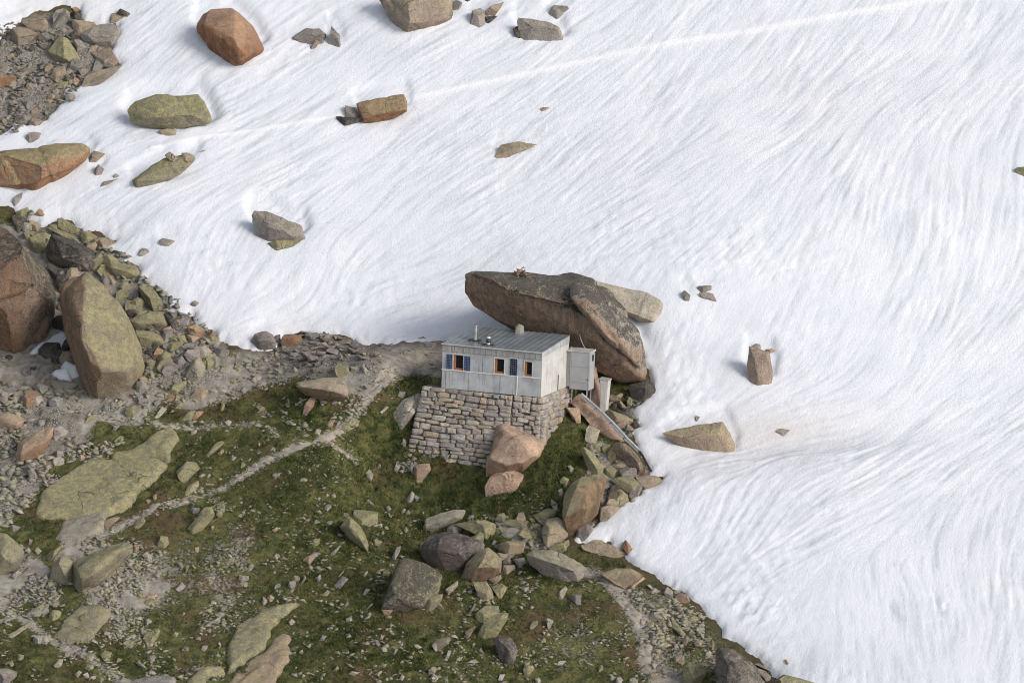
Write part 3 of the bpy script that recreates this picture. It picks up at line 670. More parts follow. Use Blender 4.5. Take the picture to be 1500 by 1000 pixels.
X|l||880,440 900,390 980,460 930,470|
X|l|oblong greenish stone in the rubble beside the lower path|910,490 970,480 1050,560 1020,575|
X|l||1050,540 1080,505 1110,540 1080,580|
X|w||1120,520 1140,490 1165,520 1150,550|
X|l||760,610 800,560 850,600 810,625|
X|g lich=.3||650,430 720,350 870,330 850,370 720,430|
X|t||660,970 700,910 790,890 740,960|
X|w||500,1000 520,960 560,950 600,990 560,1010|
X|l||1200,600 1240,565 1270,590 1230,615|
X|l||1260,690 1270,610 1290,620 1290,700|
X|w||920,660 950,640 970,670 940,675|
X|w||970,655 1000,640 1020,665 990,675|
X|l||885,510 905,500 920,530 900,540|
X|w||430,180 445,165 465,180 450,195|
J|p lich=.35|tan boulder on the rubble at the left edge|-60,190 10,110 50,80 200,120 230,160 160,245 60,235 -60,220|30,170,.4 150,200,.5
J|p oran=.5,lich=.35,d=.8|orange-pink boulder on rubble above the great green slab|165,550 130,500 145,400 160,350 430,205 490,225 480,300 430,400 330,490 250,520|200,380,.5 380,380,.6 180,510,.5
J|p||165,280 200,245 270,250 250,280|
J|w||490,230 550,210 620,260 600,300 500,300|
J|b||500,320 580,310 570,345|
J|w||640,350 700,290 730,310 680,360|
J|l||770,160 800,120 870,105 880,130 790,170|
J|l||390,210 460,130 470,150 410,205|
J|b||370,110 410,45 430,60 390,120|
J|l||1045,340 1100,295 1145,310 1070,355|
J|l||1100,370 1150,345 1130,375|
J|w||930,430 960,400 990,430 960,450|
J|p||710,510 740,475 800,500 770,525|
J|w||640,520 660,500 700,505 670,525|
J|w||1015,250 1040,210 1110,190 1090,220 1050,250|
J|w||240,690 320,660 340,690 280,730|
J|b||-20,480 60,455 80,490 20,510|
J|w||0,590 60,560 80,600 30,625|
P|l lich=1,tint=1.15,bed=.32|upper yellow-green section of the great cracked slab|164,665 192,659 203,650 221,640 240,628 253,626 261,643 250,660 248,682 222,674 190,684 158,690|
P|l lich=.95,tint=1.15,bed=.4|broad middle section of the great yellow-green slab|56,728 69,715 96,696 115,684 144,675 168,681 222,675 248,684 240,696 224,709 192,738 160,756 120,772 92,766 59,762 50,752|
P|g tint=1.15,lich=.45,bed=.30|grey lower tongue of the great yellow-green slab|92,764 130,754 156,750 151,779 136,786 112,798 90,798 80,792|
K|l lich=.8|lichened rock with grey top right of the great slab|360,630 400,590 430,570 460,530 540,540 580,600 540,640 440,700 400,680|
K|l lie=.6|thin green blade of rock in grass between two paths|605,490 660,440 730,360 790,340 810,360 740,420 660,490 620,505|
K|l lie=.5|oval flat stone just above the middle path|430,830 470,760 560,710 575,745 540,800 460,845|
K|p||740,460 790,420 800,450 760,475|
K|w|white stone in grass below the thin upper path|490,290 510,250 550,245 540,275|
K|w||560,320 590,300 600,330|
K|w||860,510 880,485 915,495 890,520|
K|l||950,580 970,540 1000,570 980,590|
K|l||145,850 180,830 185,870 160,895|
K|l||85,890 110,875 130,900 105,920|
K|w||585,660 610,645 630,660 600,670|
K|w||645,670 665,645 680,660 660,680|
K|w||1220,430 1250,400 1280,420 1250,445|
K|w||1100,450 1120,435 1140,450 1120,465|
K|p||1110,390 1120,360 1135,370 1125,395|
L|l lich=.6,d=.7|large tan lichened boulder cut by the left edge below|-80,450 -30,380 50,390 130,500 220,540 210,620 150,720 60,760 -80,780|60,450,.4 120,650,.6 0,600,.7
L|l|narrow yellow-green wedge at the tip of the great slab|395,620 430,570 560,485 570,510 500,580 430,640|
L|l lich=.3,d=.9|grey-green boulder left of the golden boulder|450,780 460,680 520,590 600,570 680,640 680,800 640,850 580,850 500,800|540,640,.5 600,760,.8
L|l lich=.75,oran=.3,d=.9|golden speckled boulder like a leaning wedge|655,660 700,600 850,550 1000,520 1140,465 1210,490 1205,560 1100,650 900,820 740,890 690,860 670,770|690,700,.6 1100,530,.5 760,840,.8 900,700,.8
L|l||900,830 960,760 1050,700 1060,740 960,800|
L|l|yellow rock just below the middle path|1200,320 1240,270 1300,220 1335,270 1280,330|
L|t lie=.4|tan fragment at the right side of the grey tongue|930,320 950,260 1070,215 1105,235 1050,280 960,340|
L|w||1300,580 1340,550 1410,600 1370,620|
L|g||70,350 110,300 190,320 150,360|
L|l||890,510 920,440 950,430 950,480 910,510|
L|p||1215,540 1225,480 1275,490 1260,545|
L|w||310,540 340,510 380,540 340,570|
L|w||225,530 260,505 290,540 260,555|
L|w||1050,800 1090,775 1120,810 1080,830|
L|w||100,770 160,720 185,740 130,800|
L|g||970,810 1000,790 1040,810 1000,840|
L|p||255,470 270,430 300,445 280,475|
L|l||1225,680 1250,650 1280,660 1260,690|
M|l|rounded yellow stone alone in grass below the middle path|185,470 220,400 280,410 300,470 260,505 200,500|
M|l lich=.9|oblong yellow-green block tilted in the grass slope|455,320 580,190 620,140 690,130 720,210 700,250 640,310 540,390 500,380|500,350,.4 680,180,.3
M|l||720,200 740,170 790,200 770,235|
M|b||480,170 510,140 580,150 550,200|
M|w||50,580 90,550 160,590 120,625|
M|l||780,650 830,610 900,600 890,640 830,670|
M|l||900,650 950,640 930,690|
M|w||1020,680 1050,650 1080,680 1040,720|
M|w|pale stone with a dark burrow beside it|930,800 940,760 1030,770 1030,810 970,825|
M|w||640,780 720,770 720,800 660,800|
M|w||375,655 400,640 435,680 405,690|
M|g||430,740 465,660 480,680 450,740|
M|p||535,510 570,500 570,540 545,550|
M|p||1240,350 1280,325 1300,340 1260,370|
M|w||1260,590 1280,565 1315,585 1270,615|
M|w||990,440 1020,415 1045,420 1000,445|
M|w||1385,860 1400,820 1460,820 1450,870 1400,885|
M|w||350,880 410,830 450,860 400,900|
M|w||680,330 690,310 715,320 690,345|
M|w||170,760 200,745 215,775 185,785|
M|l||400,80 430,60 460,80 430,95|
M|l||480,60 540,40 560,70 510,90|
N|l lich=.6,bed=.3|broad two-ridged slab beside the lowest footpath|470,560 560,440 740,310 820,300 920,320 1020,380 960,470 880,590 840,650 740,650 640,640 540,600|700,600,.4 900,440,.4
N|l lich=.9|yellow-green block at the end of a pebble streak|1315,580 1330,540 1440,500 1460,530 1420,620 1340,635|
N|l||910,740 960,700 1020,720 1010,780 980,800|
N|l||1040,810 1080,770 1120,780 1090,810|
N|g bed=.15|grey bedrock patch at the left edge on the lowest path|-60,430 0,420 60,395 130,410 100,450 0,500 -60,500|
N|g bed=.12|grey bedrock patch crossing the lowest path|170,400 200,360 260,335 430,340 380,390 280,410|
N|t lie=.8,d=.4||70,580 90,540 200,480 280,450 250,500 110,585|
N|g lich=.4|grey boulder in the bottom left corner|-60,870 60,865 150,900 140,950 70,1000 0,1040 -60,1040|
N|l||145,780 165,735 220,745 210,785 160,795|
N|l||75,820 105,790 130,830 100,850|
N|w||490,830 540,780 575,780 570,830 520,855|
N|w||580,760 600,725 640,725 630,760|
N|l||770,860 800,830 860,840 850,870 790,880|
N|w||680,920 720,885 750,900 710,940|
N|w||750,920 800,900 820,940 780,950|
N|w||900,160 930,145 960,165 930,180|
N|p lie=.5||1310,240 1360,190 1440,180 1440,210 1360,245|
O|g bed=.25|grey slab cut by the bottom edge below the lowest path|0,970 150,950 250,950 350,990 340,1050 -60,1050 -60,990|
O|l bed=.3|yellow slab at the bottom edge left of the cracked slab|455,1000 500,930 620,900 760,880 790,910 700,950 640,990 600,1030 470,1030|
O|w||660,435 720,415 770,395 760,425 700,455|
O|w||715,365 800,355 790,385 740,390|
O|w||1140,260 1160,210 1200,240 1180,285|
O|p||1190,220 1230,190 1265,220 1230,250|
O|w||330,555 350,530 385,545 365,570|
O|l||685,565 710,545 730,555 700,575|
O|w||745,640 760,620 785,660 760,665|
O|w||1020,250 1040,240 1050,265|
O|w||410,370 430,345 445,365 425,378|
D|g||200,530 220,480 270,470 290,540 240,555|
D|g lie=.4|flat grey-brown slab below the two snow patches|470,640 480,600 600,600 720,640 620,680 570,735 500,700|
D|t||415,430 440,400 530,410 520,465 450,465|
D|g||270,390 290,370 350,375 345,410 290,410|
D|o oran=.35|reddish stone beside a pale one in the left rubble|205,770 260,690 340,700 350,730 290,800 280,850 220,810|
D|w|pale round stone beside the reddish one in the left rubble|280,780 310,735 370,740 405,800 350,835 300,830|
D|w||325,650 360,630 440,655 440,690 370,720 340,690|
D|w||590,700 620,675 690,700 670,730 610,740|
D|g||690,710 760,700 750,730 700,735|
D|w||620,760 660,740 710,760 680,790 640,800|
D|b||370,930 395,860 430,855 400,930|
D|b||940,870 970,825 1010,840 1010,890 950,895|
D|w||1000,830 1030,805 1055,830 1020,855|
D|l|pale green square stone on the gravel above the thin path|1140,900 1150,850 1230,830 1270,880 1230,930 1180,935|
D|b||1255,800 1270,740 1310,745 1290,820|
D|l||1325,740 1345,700 1385,735 1360,765|
D|w||900,890 915,870 935,890 915,900|
D|w||860,885 880,865 900,880 875,895|
D|w||225,920 260,870 300,880 270,930|
D|w||110,720 150,705 190,740 140,755|
D|w||60,800 120,790 110,825 60,825|
'''
TONES = dict(g=((.30,.285,.268),.22,.32,.10), t=((.335,.285,.225),.30,.25,.25), l=((.308,.292,.225),.84,.28,.12), o=((.37,.258,.178),.18,.22,.75),
             p=((.43,.325,.255),.12,.14,.28), d=((.135,.125,.118),.25,.55,.12), w=((.37,.352,.312),.22,.12,.04), b=((.275,.275,.268),.15,.2,.0))
ROCKS = []
for ln in DATA.strip().splitlines():
    crop, to, label, poly, ridge = (ln.split('|') + ['', ''])[:5]
    x0, y0, s = CROPS[crop]
    to = to.split(' ', 1); o = dict(tone=to[0], label=label)
    if len(to) > 1:
        for kv in to[1].split(','):
            k, v = kv.split('='); o[k] = float(v)
    o['poly'] = [(x0 + float(a) / s, y0 + float(b) / s) for a, b in (p.split(',') for p in poly.split())]
    o['ridge'] = [(x0 + float(a) / s, y0 + float(b) / s, float(c)) for a, b, c in (p.split(',') for p in ridge.split())] if ridge else []
    q = np.array(o['poly']); o['bb'] = (q[:, 0].min(), q[:, 1].min(), q[:, 0].max(), q[:, 1].max())
    ROCKS.append(o)

# ------------------------------------------------------------------ snowfield surface: thickness, melt hollows, runnels along the fall lines, sun cups
def lic(noise, vx, vy, steps, ds):
    ny, nx = noise.shape; I, J = np.meshgrid(np.arange(nx, dtype=np.float64), np.arange(ny, dtype=np.float64)); out = noise.copy()
    for sg in (1, -1):
        x, y = I.copy(), J.copy()
        for k in range(steps):
            xi = np.clip(x.astype(int), 0, nx - 1); yi = np.clip(y.astype(int), 0, ny - 1)
            x = x + sg * ds * vx[yi, xi]; y = y + sg * ds * vy[yi, xi]
            xi = np.clip(x.round().astype(int), 0, nx - 1); yi = np.clip(y.round().astype(int), 0, ny - 1)
            out += noise[yi, xi] * (0.5 + 0.5 * math.cos(math.pi * k / steps))
    return out / out.std()
def blur(a, n=1):
    for _ in range(n):
        b = np.pad(a, 1, mode='edge'); a = (b[1:-1, :-2] + 2 * b[1:-1, 1:-1] + b[1:-1, 2:]) / 4
        b = np.pad(a, 1, mode='edge'); a = (b[:-2, 1:-1] + 2 * b[1:-1, 1:-1] + b[2:, 1:-1]) / 4
    return a
# direction of the runnels on the photograph (degrees from horizontal) at sample points
FLOW = [(50,30,30),(300,120,35),(450,100,38),(650,60,38),(250,230,20),(500,230,38),(650,200,38),(350,270,32),(300,420,80),(480,420,65),(600,440,22),(560,340,45),(420,490,25),(700,330,38),
 (850,60,35),(1000,150,50),(1150,60,55),(1400,40,60),(1100,200,35),(1300,130,40),(1450,150,50),(950,330,38),(1100,320,50),(1200,290,60),(1300,290,75),(1400,300,82),(1480,300,82),
 (1000,500,70),(1250,480,65),(1330,520,68),(1400,620,45),(1480,650,40),(1200,660,22),(1050,700,20),(980,760,80),(1060,760,80),(1100,780,60),(1150,830,28),(1250,780,30),(1000,850,40),
 (1300,700,40),(1330,880,95),(1400,900,90),(1250,920,85),(1150,920,60),(1480,800,80),(1480,950,85)]
ang_w = np.zeros(PX.shape); cx = np.zeros(PX.shape); cy = np.zeros(PX.shape)
for fx, fy, a in FLOW:
    w_ = 1.0 / (((PX - fx) ** 2 + (PY - fy) ** 2) / 60.0 ** 2 + 0.15) ** 1.6
    cx += w_ * math.cos(2 * math.radians(a)); cy += w_ * math.sin(2 * math.radians(a)); ang_w += w_
TH = 0.5 * np.arctan2(cy, cx) + 0.25 * noise2(GX, GY, 5, 31, 2)
VX, VY = np.cos(TH), np.sin(TH) * 1.15
nr = np.random.default_rng(5)
S1 = lic(blur(nr.standard_normal(PX.shape), 1), VX, VY, 16, 0.9)
S0 = lic(nr.standard_normal(PX.shape), VX, VY, 13, 0.9)
S2 = lic(blur(nr.standard_normal(PX.shape), 5), VX, VY, 32, 1.0)
CUP = blur(nr.standard_normal(PX.shape), 4); CUP = CUP / CUP.std()
cups = np.zeros(PX.shape)
for ax, ay, r in [(1010,560,130),(1120,450,120),(300,430,90),(960,640,60),(1080,880,130),(1200,900,70),(520,460,90),(820,440,120),(980,420,80)]:
    cups = np.maximum(cups, np.exp(-((PX - ax) ** 2 + (PY - ay) ** 2) / r ** 2))
stg = np.zeros(PX.shape) + 0.55                      # strength of the large runnels
for ax, ay, rx, ry, a in [(1330,520,90,90,.8),(1350,880,130,110,.9),(1000,760,110,70,.8),(1300,300,200,70,.8),(470,140,200,80,.6),(430,230,160,60,.5),(300,430,100,60,.5),(1430,640,90,50,.7)]:
    stg += a * np.exp(-((PX - ax) / rx) ** 2 - ((PY - ay) / ry) ** 2)
stg *= 0.75 + 0.5 * noise2(GX, GY, 6, 33, 2)
TRACK = [(1700,-30,9),(1500,2,8),(1350,18,9),(1200,45,10),(1100,63,10),(1000,78,10),(900,95,10),(800,118,9),(700,140,9),(600,160,8),(480,188,6),(380,206,5),(300,216,5),(220,232,3)]
td, tw = line_dist(PX, PY, TRACK); tr = np.exp(-(td / (tw * 0.5)) ** 2)
fade = sstep(0.15, 1.6, SN)
MID = lic(blur(nr.standard_normal(PX.shape), 2), VX, VY, 20, 1.0)
PAT = np.clip(0.75 + 0.9 * noise2(GX, GY, 4, 38, 3), 0.2, 1.5)
wob = PAT * (0.012 * S0 + 0.012 * S1 * (1 - 0.4 * cups) + 0.0075 * stg * S2 + 0.007 * MID + cups * 0.026 * CUP + 0.006 * (1 - cups) * CUP + 0.03 * noise2(GX, GY, 0.8, 36, 3)) * (1 - 0.75 * tr)
HS = 0.20 * (1 - np.exp(-np.maximum(SN, 0) / 0.08)) + 0.32 * (1 - np.exp(-np.maximum(SN, 0) / 0.7)) + 0.25 * sstep(0, 4, SN) + fade * wob + fade * 0.22 * noise2(GX, GY, 9, 35, 2) + 0.05 * tr * fade
# the shallow valley below the shoe-shaped boulder
HS -= fade * 0.55 * np.exp(-((PY - 662 - 0.25 * (1150 - PX) * 0.3) / 26) ** 2) * np.exp(-((PX - 1170) / 170) ** 2)
HS = np.where(SN < 0, 1.5 * SN, HS)
hollow = np.clip(-(S2 * stg * 0.4 + S1 * 0.4 + S0 * .5 + MID * .3) * 0.5 * (1 - .5 * cups), 0, 1)  # mask for the groove shade and grit put into the snow colour
for o in ROCKS:
    if 'snow' in o:
        b = o['bb']; m_ = (PX > b[0] - 60) & (PX < b[2] + 60) & (PY > b[1] - 60) & (PY < b[3] + 60)
        if not m_.any(): continue
        d = np.maximum(-poly_sdf(PX[m_], PY[m_], o['poly']), 0); wdt = 4.0 + 12.0 * o['snow']
        HS[m_] -= fade[m_] * 0.95 * o['snow'] * np.exp(-(d / wdt) ** 2)
# bergschrund-like gap between the great boulder and the snow on its right
gd, _ = line_dist(PX, PY, [(930,470,1),(940,500,1),(948,540,1),(958,565,1)])
HS -= fade * 0.55 * np.exp(-(gd / 12) ** 2)
HS = np.where(SN > 0.25, np.maximum(HS, 0.07), HS)
ZS = ZB + HS
dirt = 0.75 * np.exp(-((PY - 645 - (PX - 1130) * -0.02) / 26) ** 2 - ((PX - 1130) / 130) ** 2) + 0.35 * np.exp(-((PX - 1030) / 110) ** 2 - ((PY - 690) / 40) ** 2)
dirt += 0.40 * np.exp(-np.maximum(SN, 0) / 0.5) + 0.16 * np.clip(noise2(GX, GY, 6, 41, 3), 0, 1) + 0.15 * np.exp(-((PX - 1250) / 250) ** 2 - ((PY - 150) / 90) ** 2)
dirt *= (1 - 0.9 * tr)
TOP = np.where(SN > -0.4, np.maximum(ZG, ZS), ZG)

def samp(Z, x, y):
    i = np.clip(np.searchsorted(XS, x) - 1, 0, len(XS) - 2); j = np.clip(np.searchsorted(YS, y) - 1, 0, len(YS) - 2)
    u = (x - XS[i]) / (XS[i + 1] - XS[i]); v = (y - YS[j]) / (YS[j + 1] - YS[j])
    return Z[j, i] * (1 - u) * (1 - v) + Z[j, i + 1] * u * (1 - v) + Z[j + 1, i] * (1 - u) * v + Z[j + 1, i + 1] * u * v
TT = np.arange(205.0, 330.0, 0.12)
def hit(px, py, Z=None):
    Z = TOP if Z is None else Z
    d = ray(px, py); p = CAM[None] + TT[:, None] * d[None]
    g = p[:, 2] - samp(Z, p[:, 0], p[:, 1]); k = int(np.argmax(g < 0))
    if k == 0: k = 1
    f = g[k - 1] / (g[k - 1] - g[k] + 1e-9); t = TT[k - 1] + f * (TT[k] - TT[k - 1])
    return CAM + t * d

def grid_obj(name, Z, keep, mat, attrs, kind='structure', label=None):
    ny, nx = Z.shape; idx = -np.ones(ny * nx, np.int64)
    q = keep.ravel().nonzero()[0]
    j, i = np.divmod(q, nx - 1); a = j * nx + i
    fc = np.stack([a, a + 1, a + nx + 1, a + nx], 1); used = np.unique(fc); idx[used] = np.arange(len(used))
    v = np.stack([GX.ravel()[used], GY.ravel()[used], Z.ravel()[used]], 1)
    me = mesh_np(name, v, idx[fc], mat)
    for k, val in attrs.items(): attr(me, k, val.ravel()[used])
    o = bpy.data.objects.new(name, me); link(o); o['kind'] = kind
    if label: o['label'] = label
    return o
def cellmax(a): return np.maximum(np.maximum(a[:-1, :-1], a[1:, :-1]), np.maximum(a[:-1, 1:], a[1:, 1:]))

# bare ground masks
def blob(polys, soft):
    r = np.full(PX.shape, -1e9)
    for p in polys: r = np.maximum(r, poly_sdf(PX, PY, p))
    return sstep(-soft, soft, r)
GRAV = [[(-100,550),(90,580),(150,600),(110,650),(60,690),(40,730),(0,775),(-100,775)], [(330,520),(420,500),(500,496),(600,502),(650,503),(650,556),(610,550),(560,560),(535,582),(510,575),(500,560),(440,548),(410,560),(360,575),(320,590),(280,600),(250,590),(300,555)],
 [(-200,20),(190,20),(190,200),(-200,330)],
 [(150,560),(215,570),(230,600),(180,620),(150,610)], [(100,330),(330,470),(330,560),(200,600),(90,590),(0,560),(-100,540),(-100,330)], [(20,800),(90,840),(60,880),(0,880),(-60,860)],
 [(730,758),(800,770),(830,800),(780,805),(735,785)], [(870,640),(960,700),(860,790),(830,780)], [(110,770),(240,860),(170,900),(80,820)]]
SCREE = [[(-200,20),(190,20),(190,200),(-200,330)], [(-100,560),(110,590),(110,660),(40,760),(-100,770)], [(390,490),(560,500),(560,550),(400,545)], [(950,880),(1060,930),(1060,1000),(960,990)], [(90,400),(330,480),(330,560),(120,590)]]
PATHS = [[(862,838,5),(885,850,6),(905,870,6),(920,888,6),(935,905,6),(945,925,6),(951,945,7),(948,965,8),(960,985,10),(985,1002,14),(1010,1040,16)],
 [(640,520,14),(600,530,14),(565,550,11),(545,575,8),(530,598,7),(510,618,8),(485,640,8),(455,650,6),(430,656,6),(405,668,6),(385,680,6),(360,695,5),(330,712,4.5),(300,722,4),(270,735,3.5),(235,741,3.5),(205,756,4),(180,768,4),(150,785,4),(120,798,4)],
 [(95,600,3.5),(125,602,4),(150,612,4),(180,615,3.5),(215,617,3.5),(245,625,4),(262,624,3),(300,623,2.4),(340,623,2.4),(380,624,2.8),(400,632,3),(412,641,3)],
 [(-60,860,4),(0,888,4.5),(20,900,5),(35,907,6),(55,922,5),(75,936,5),(105,952,5),(130,966,5),(155,983,5),(185,1002,6),(220,1030,6)],
 [(478,645,4),(495,658,3.2),(510,668,2.6),(525,678,1.6)], [(372,590,2.5),(385,602,2.8),(396,612,2)]]
gravel = blob(GRAV, 16.0)
wet = np.exp(-np.abs(SN) / 0.55) * (PX > 820) * (PY > 790) + 0.7 * np.exp(-np.abs(SN) / 0.4) * (1 - (PX > 820) * (PY > 790))
lush = np.zeros(PX.shape)
for ax, ay, r, a in [(600,640,70,1),(590,560,40,1),(700,740,110,.9),(820,700,70,.8),(650,780,80,.5),(480,720,120,.45),(560,900,110,.35),(900,860,30,.5),(430,600,60,.4)]:
    lush = np.maximum(lush, a * np.exp(-((PX - ax) ** 2 + (PY - ay) ** 2) / r ** 2))
grass = 0.86 - 0.85 * gravel - 0.30 * np.exp(-((PX - 850) / 110) ** 2 - ((PY - 940) / 70) ** 2) + 0.2 * lush
for sx, sy, r in [(150,900,60),(330,880,60),(200,870,50),(120,640,30),(350,790,60),(230,820,60),(40,700,50),(300,985,40),(700,770,40)]:
    grass -= 0.32 * np.exp(-((PX - sx) ** 2 + (PY - sy) ** 2) / r ** 2)
pd = np.full(PX.shape, 1e9)
for pth in PATHS:
    d, w_ = line_dist(PX, PY, pth); pd = np.minimum(pd, d - w_)
pd = pd + 2.5 + 4.8 * noise2(GX, GY, 0.7, 51, 3)
grass -= 0.34 * blob([[(862,835),(900,820),(1000,868),(1062,932),(1100,960),(1050,1010),(950,1010),(935,930),(900,870)]], 26.0)
grass -= 0.6 * np.exp(-np.maximum(pd, 0) / 5.0)
inside = (PX > -260) & (PX < 1760) & (PY > -260) & (PY < 1260)
ZG = ZG - 0.05 * sstep(6, -4, pd)
keepg = cellmax(-SN) > -2.2
grid_obj('ground', ZG, keepg, GROUND, dict(grass=grass, gravel=blob(SCREE, 14.0), wet=wet, lush=lush), label='stony alpine ground with short grass, gravel and wet earth at the snow edge')
ZP = ZG + np.clip(-pd / 25.0 * 0.6, -0.25, 0.045) + 0.012 * noise2(GX, GY, 0.25, 52, 2)
kp = (cellmax(-pd) > -4) & (cellmax(-SN) > 0.0)
grid_obj('footpath', ZP, kp, PATH, {}, label='pale trodden dirt footpaths crossing the grassy slope')
keeps = cellmax(SN) > -0.35
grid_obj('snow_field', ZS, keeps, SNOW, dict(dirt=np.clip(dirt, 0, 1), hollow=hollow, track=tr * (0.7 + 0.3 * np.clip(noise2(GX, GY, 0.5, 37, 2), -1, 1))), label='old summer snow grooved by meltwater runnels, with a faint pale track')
TOP = np.where(SN > -0.4, np.maximum(ZG, ZS), ZG)

PATCH = [[(43,516),(67,503),(90,487),(98,492),(104,506),(85,511),(85,521),(77,521),(64,516),(48,518)], [(74,549),(88,540),(91,522),(96,518),(102,530),(117,538),(117,548),(104,551),(104,558),(90,556)]]
for pz in PATCH:
    d = (poly_sdf(PX, PY, pz) + 2.0 * noise2(GX, GY, 0.4, 81, 2)) / 25.0
    zz_ = ZG + 0.55 * (1 - np.exp(-np.maximum(d, 0) / 0.22)) + np.where(d < 0, 1.5 * d, 0) + sstep(0, .5, d) * (0.02 * S1 + 0.05 * noise2(GX, GY, .7, 82, 2))
    grid_obj('snow_patch', zz_, cellmax(d) > -0.3, SNOW, dict(dirt=np.zeros(PX.shape) + 0.2, hollow=hollow, track=tr * 0), label='small leftover snow patch in the dark gap between two huge boulders')
# ------------------------------------------------------------------ rock builder
def chip(bm, co, no):
    bmesh.ops.bisect_plane(bm, geom=bm.verts[:] + bm.edges[:] + bm.faces[:], plane_co=co, plane_no=no, clear_outer=True, dist=1e-5)
    ed = [e for e in bm.edges if e.is_boundary]
    if ed: bmesh.ops.edgeloop_fill(bm, edges=ed)
def finish_rock(name, bm, seed, px, rough=1.0, bevel=0.020, mat=None):
    """exact angular block -> worn edges, then a dense surface with spalls, joints and grain"""
    g = np.random.default_rng(seed); co = np.array([v.co[:] for v in bm.verts]); ext = np.sort(np.ptp(co, axis=0)); size, big = float(ext[1]), float(ext[2])
    bmesh.ops.remove_doubles(bm, verts=bm.verts, dist=0.012 * size)
    bmesh.ops.dissolve_limit(bm, angle_limit=math.radians(4), verts=bm.verts, edges=bm.edges)
    if px > 10: bmesh.ops.bevel(bm, geom=bm.edges[:], offset=bevel * size, segments=1, affect='EDGES', clamp_overlap=True)
    bmesh.ops.triangulate(bm, faces=bm.faces)
    L = big / min(70, max(4, px / 2.3))
    for _ in range(7):
        ed = [e for e in bm.edges if e.calc_length() > L * 1.35]
        if not ed or len(bm.faces) > 26000: break
        bmesh.ops.subdivide_edges(bm, edges=ed, cuts=1); bmesh.ops.triangulate(bm, faces=[f for f in bm.faces if len(f.verts) > 3])
    bmesh.ops.recalc_face_normals(bm, faces=bm.faces); bm.normal_update(); bm.verts.index_update()
    v = np.array([q.co[:] for q in bm.verts]); n = np.array([q.normal[:] for q in bm.verts]); fc = np.array([[q.index for q in f.verts] for f in bm.faces], np.int32); bm.free()
    if px > 10:
        so = int(g.integers(0, 900)); w = v + 31.7 * (seed % 97)
        d = 0.016 * size * fbm3(w * 2.4 / size, so, 3) + 0.009 * size * fbm3(w * 8.0 / size, so + 9, 3)
        for k in range(2 if px < 60 else 4):           # spalled ledges: soft steps along tilted joints
            m = g.normal(size=3); m /= np.linalg.norm(m); q = (v - v.mean(0)) @ m - g.uniform(-.4, .4) * size + 0.06 * size * fbm3(w * 2.5 / size, so + 50 + k, 3)
            st = 0.011 * size * np.tanh(q / max(1.6 * L, 0.02 * size)) - 0.016 * size * np.exp(-(q / max(1.1 * L, 0.012 * size)) ** 2) * (vnoise3(w * 1.5 / size, so + 60 + k) > -.1)
            d = d + st
        v = v + n * (d * rough)[:, None]
    me = mesh_np(name, v, fc, mat or ROCK); me.set_sharp_from_angle(angle=math.radians(28)); return me
def rock_mesh(name, pts, seed, px, rough=1.0, cuts=4, bevel=0.020, mat=None):
    g = np.random.default_rng(seed + 5); bm = bmesh.new()
    for p in np.asarray(pts, float): bm.verts.new(p)
    bmesh.ops.convex_hull(bm, input=bm.verts); bmesh.ops.delete(bm, geom=[v for v in bm.verts if not v.link_faces], context='VERTS')
    q = np.array([v.co[:] for v in bm.verts]); cc = q.mean(0)
    for k in range(cuts):
        n = g.normal(size=3) * np.array([.8, .4, .8]); n[1] -= 0.8; n[2] += 0.2; n /= np.linalg.norm(n)
        d = float(((q - cc) @ n).max()) * g.uniform(0.86, 0.97); chip(bm, cc + n * d, n)
    return finish_rock(name, bm, seed, px, rough, bevel, mat)
def hull2(p):
    p = sorted(set(map(tuple, p)))
    def half(it):
        h = []
        for q in it:
            while len(h) > 1 and (h[-1][0] - h[-2][0]) * (q[1] - h[-2][1]) - (h[-1][1] - h[-2][1]) * (q[0] - h[-2][0]) <= 0: h.pop()
            h.append(q)
        return h
    lo, hi = half(p), half(p[::-1]); return np.array(lo[:-1] + hi[:-1])
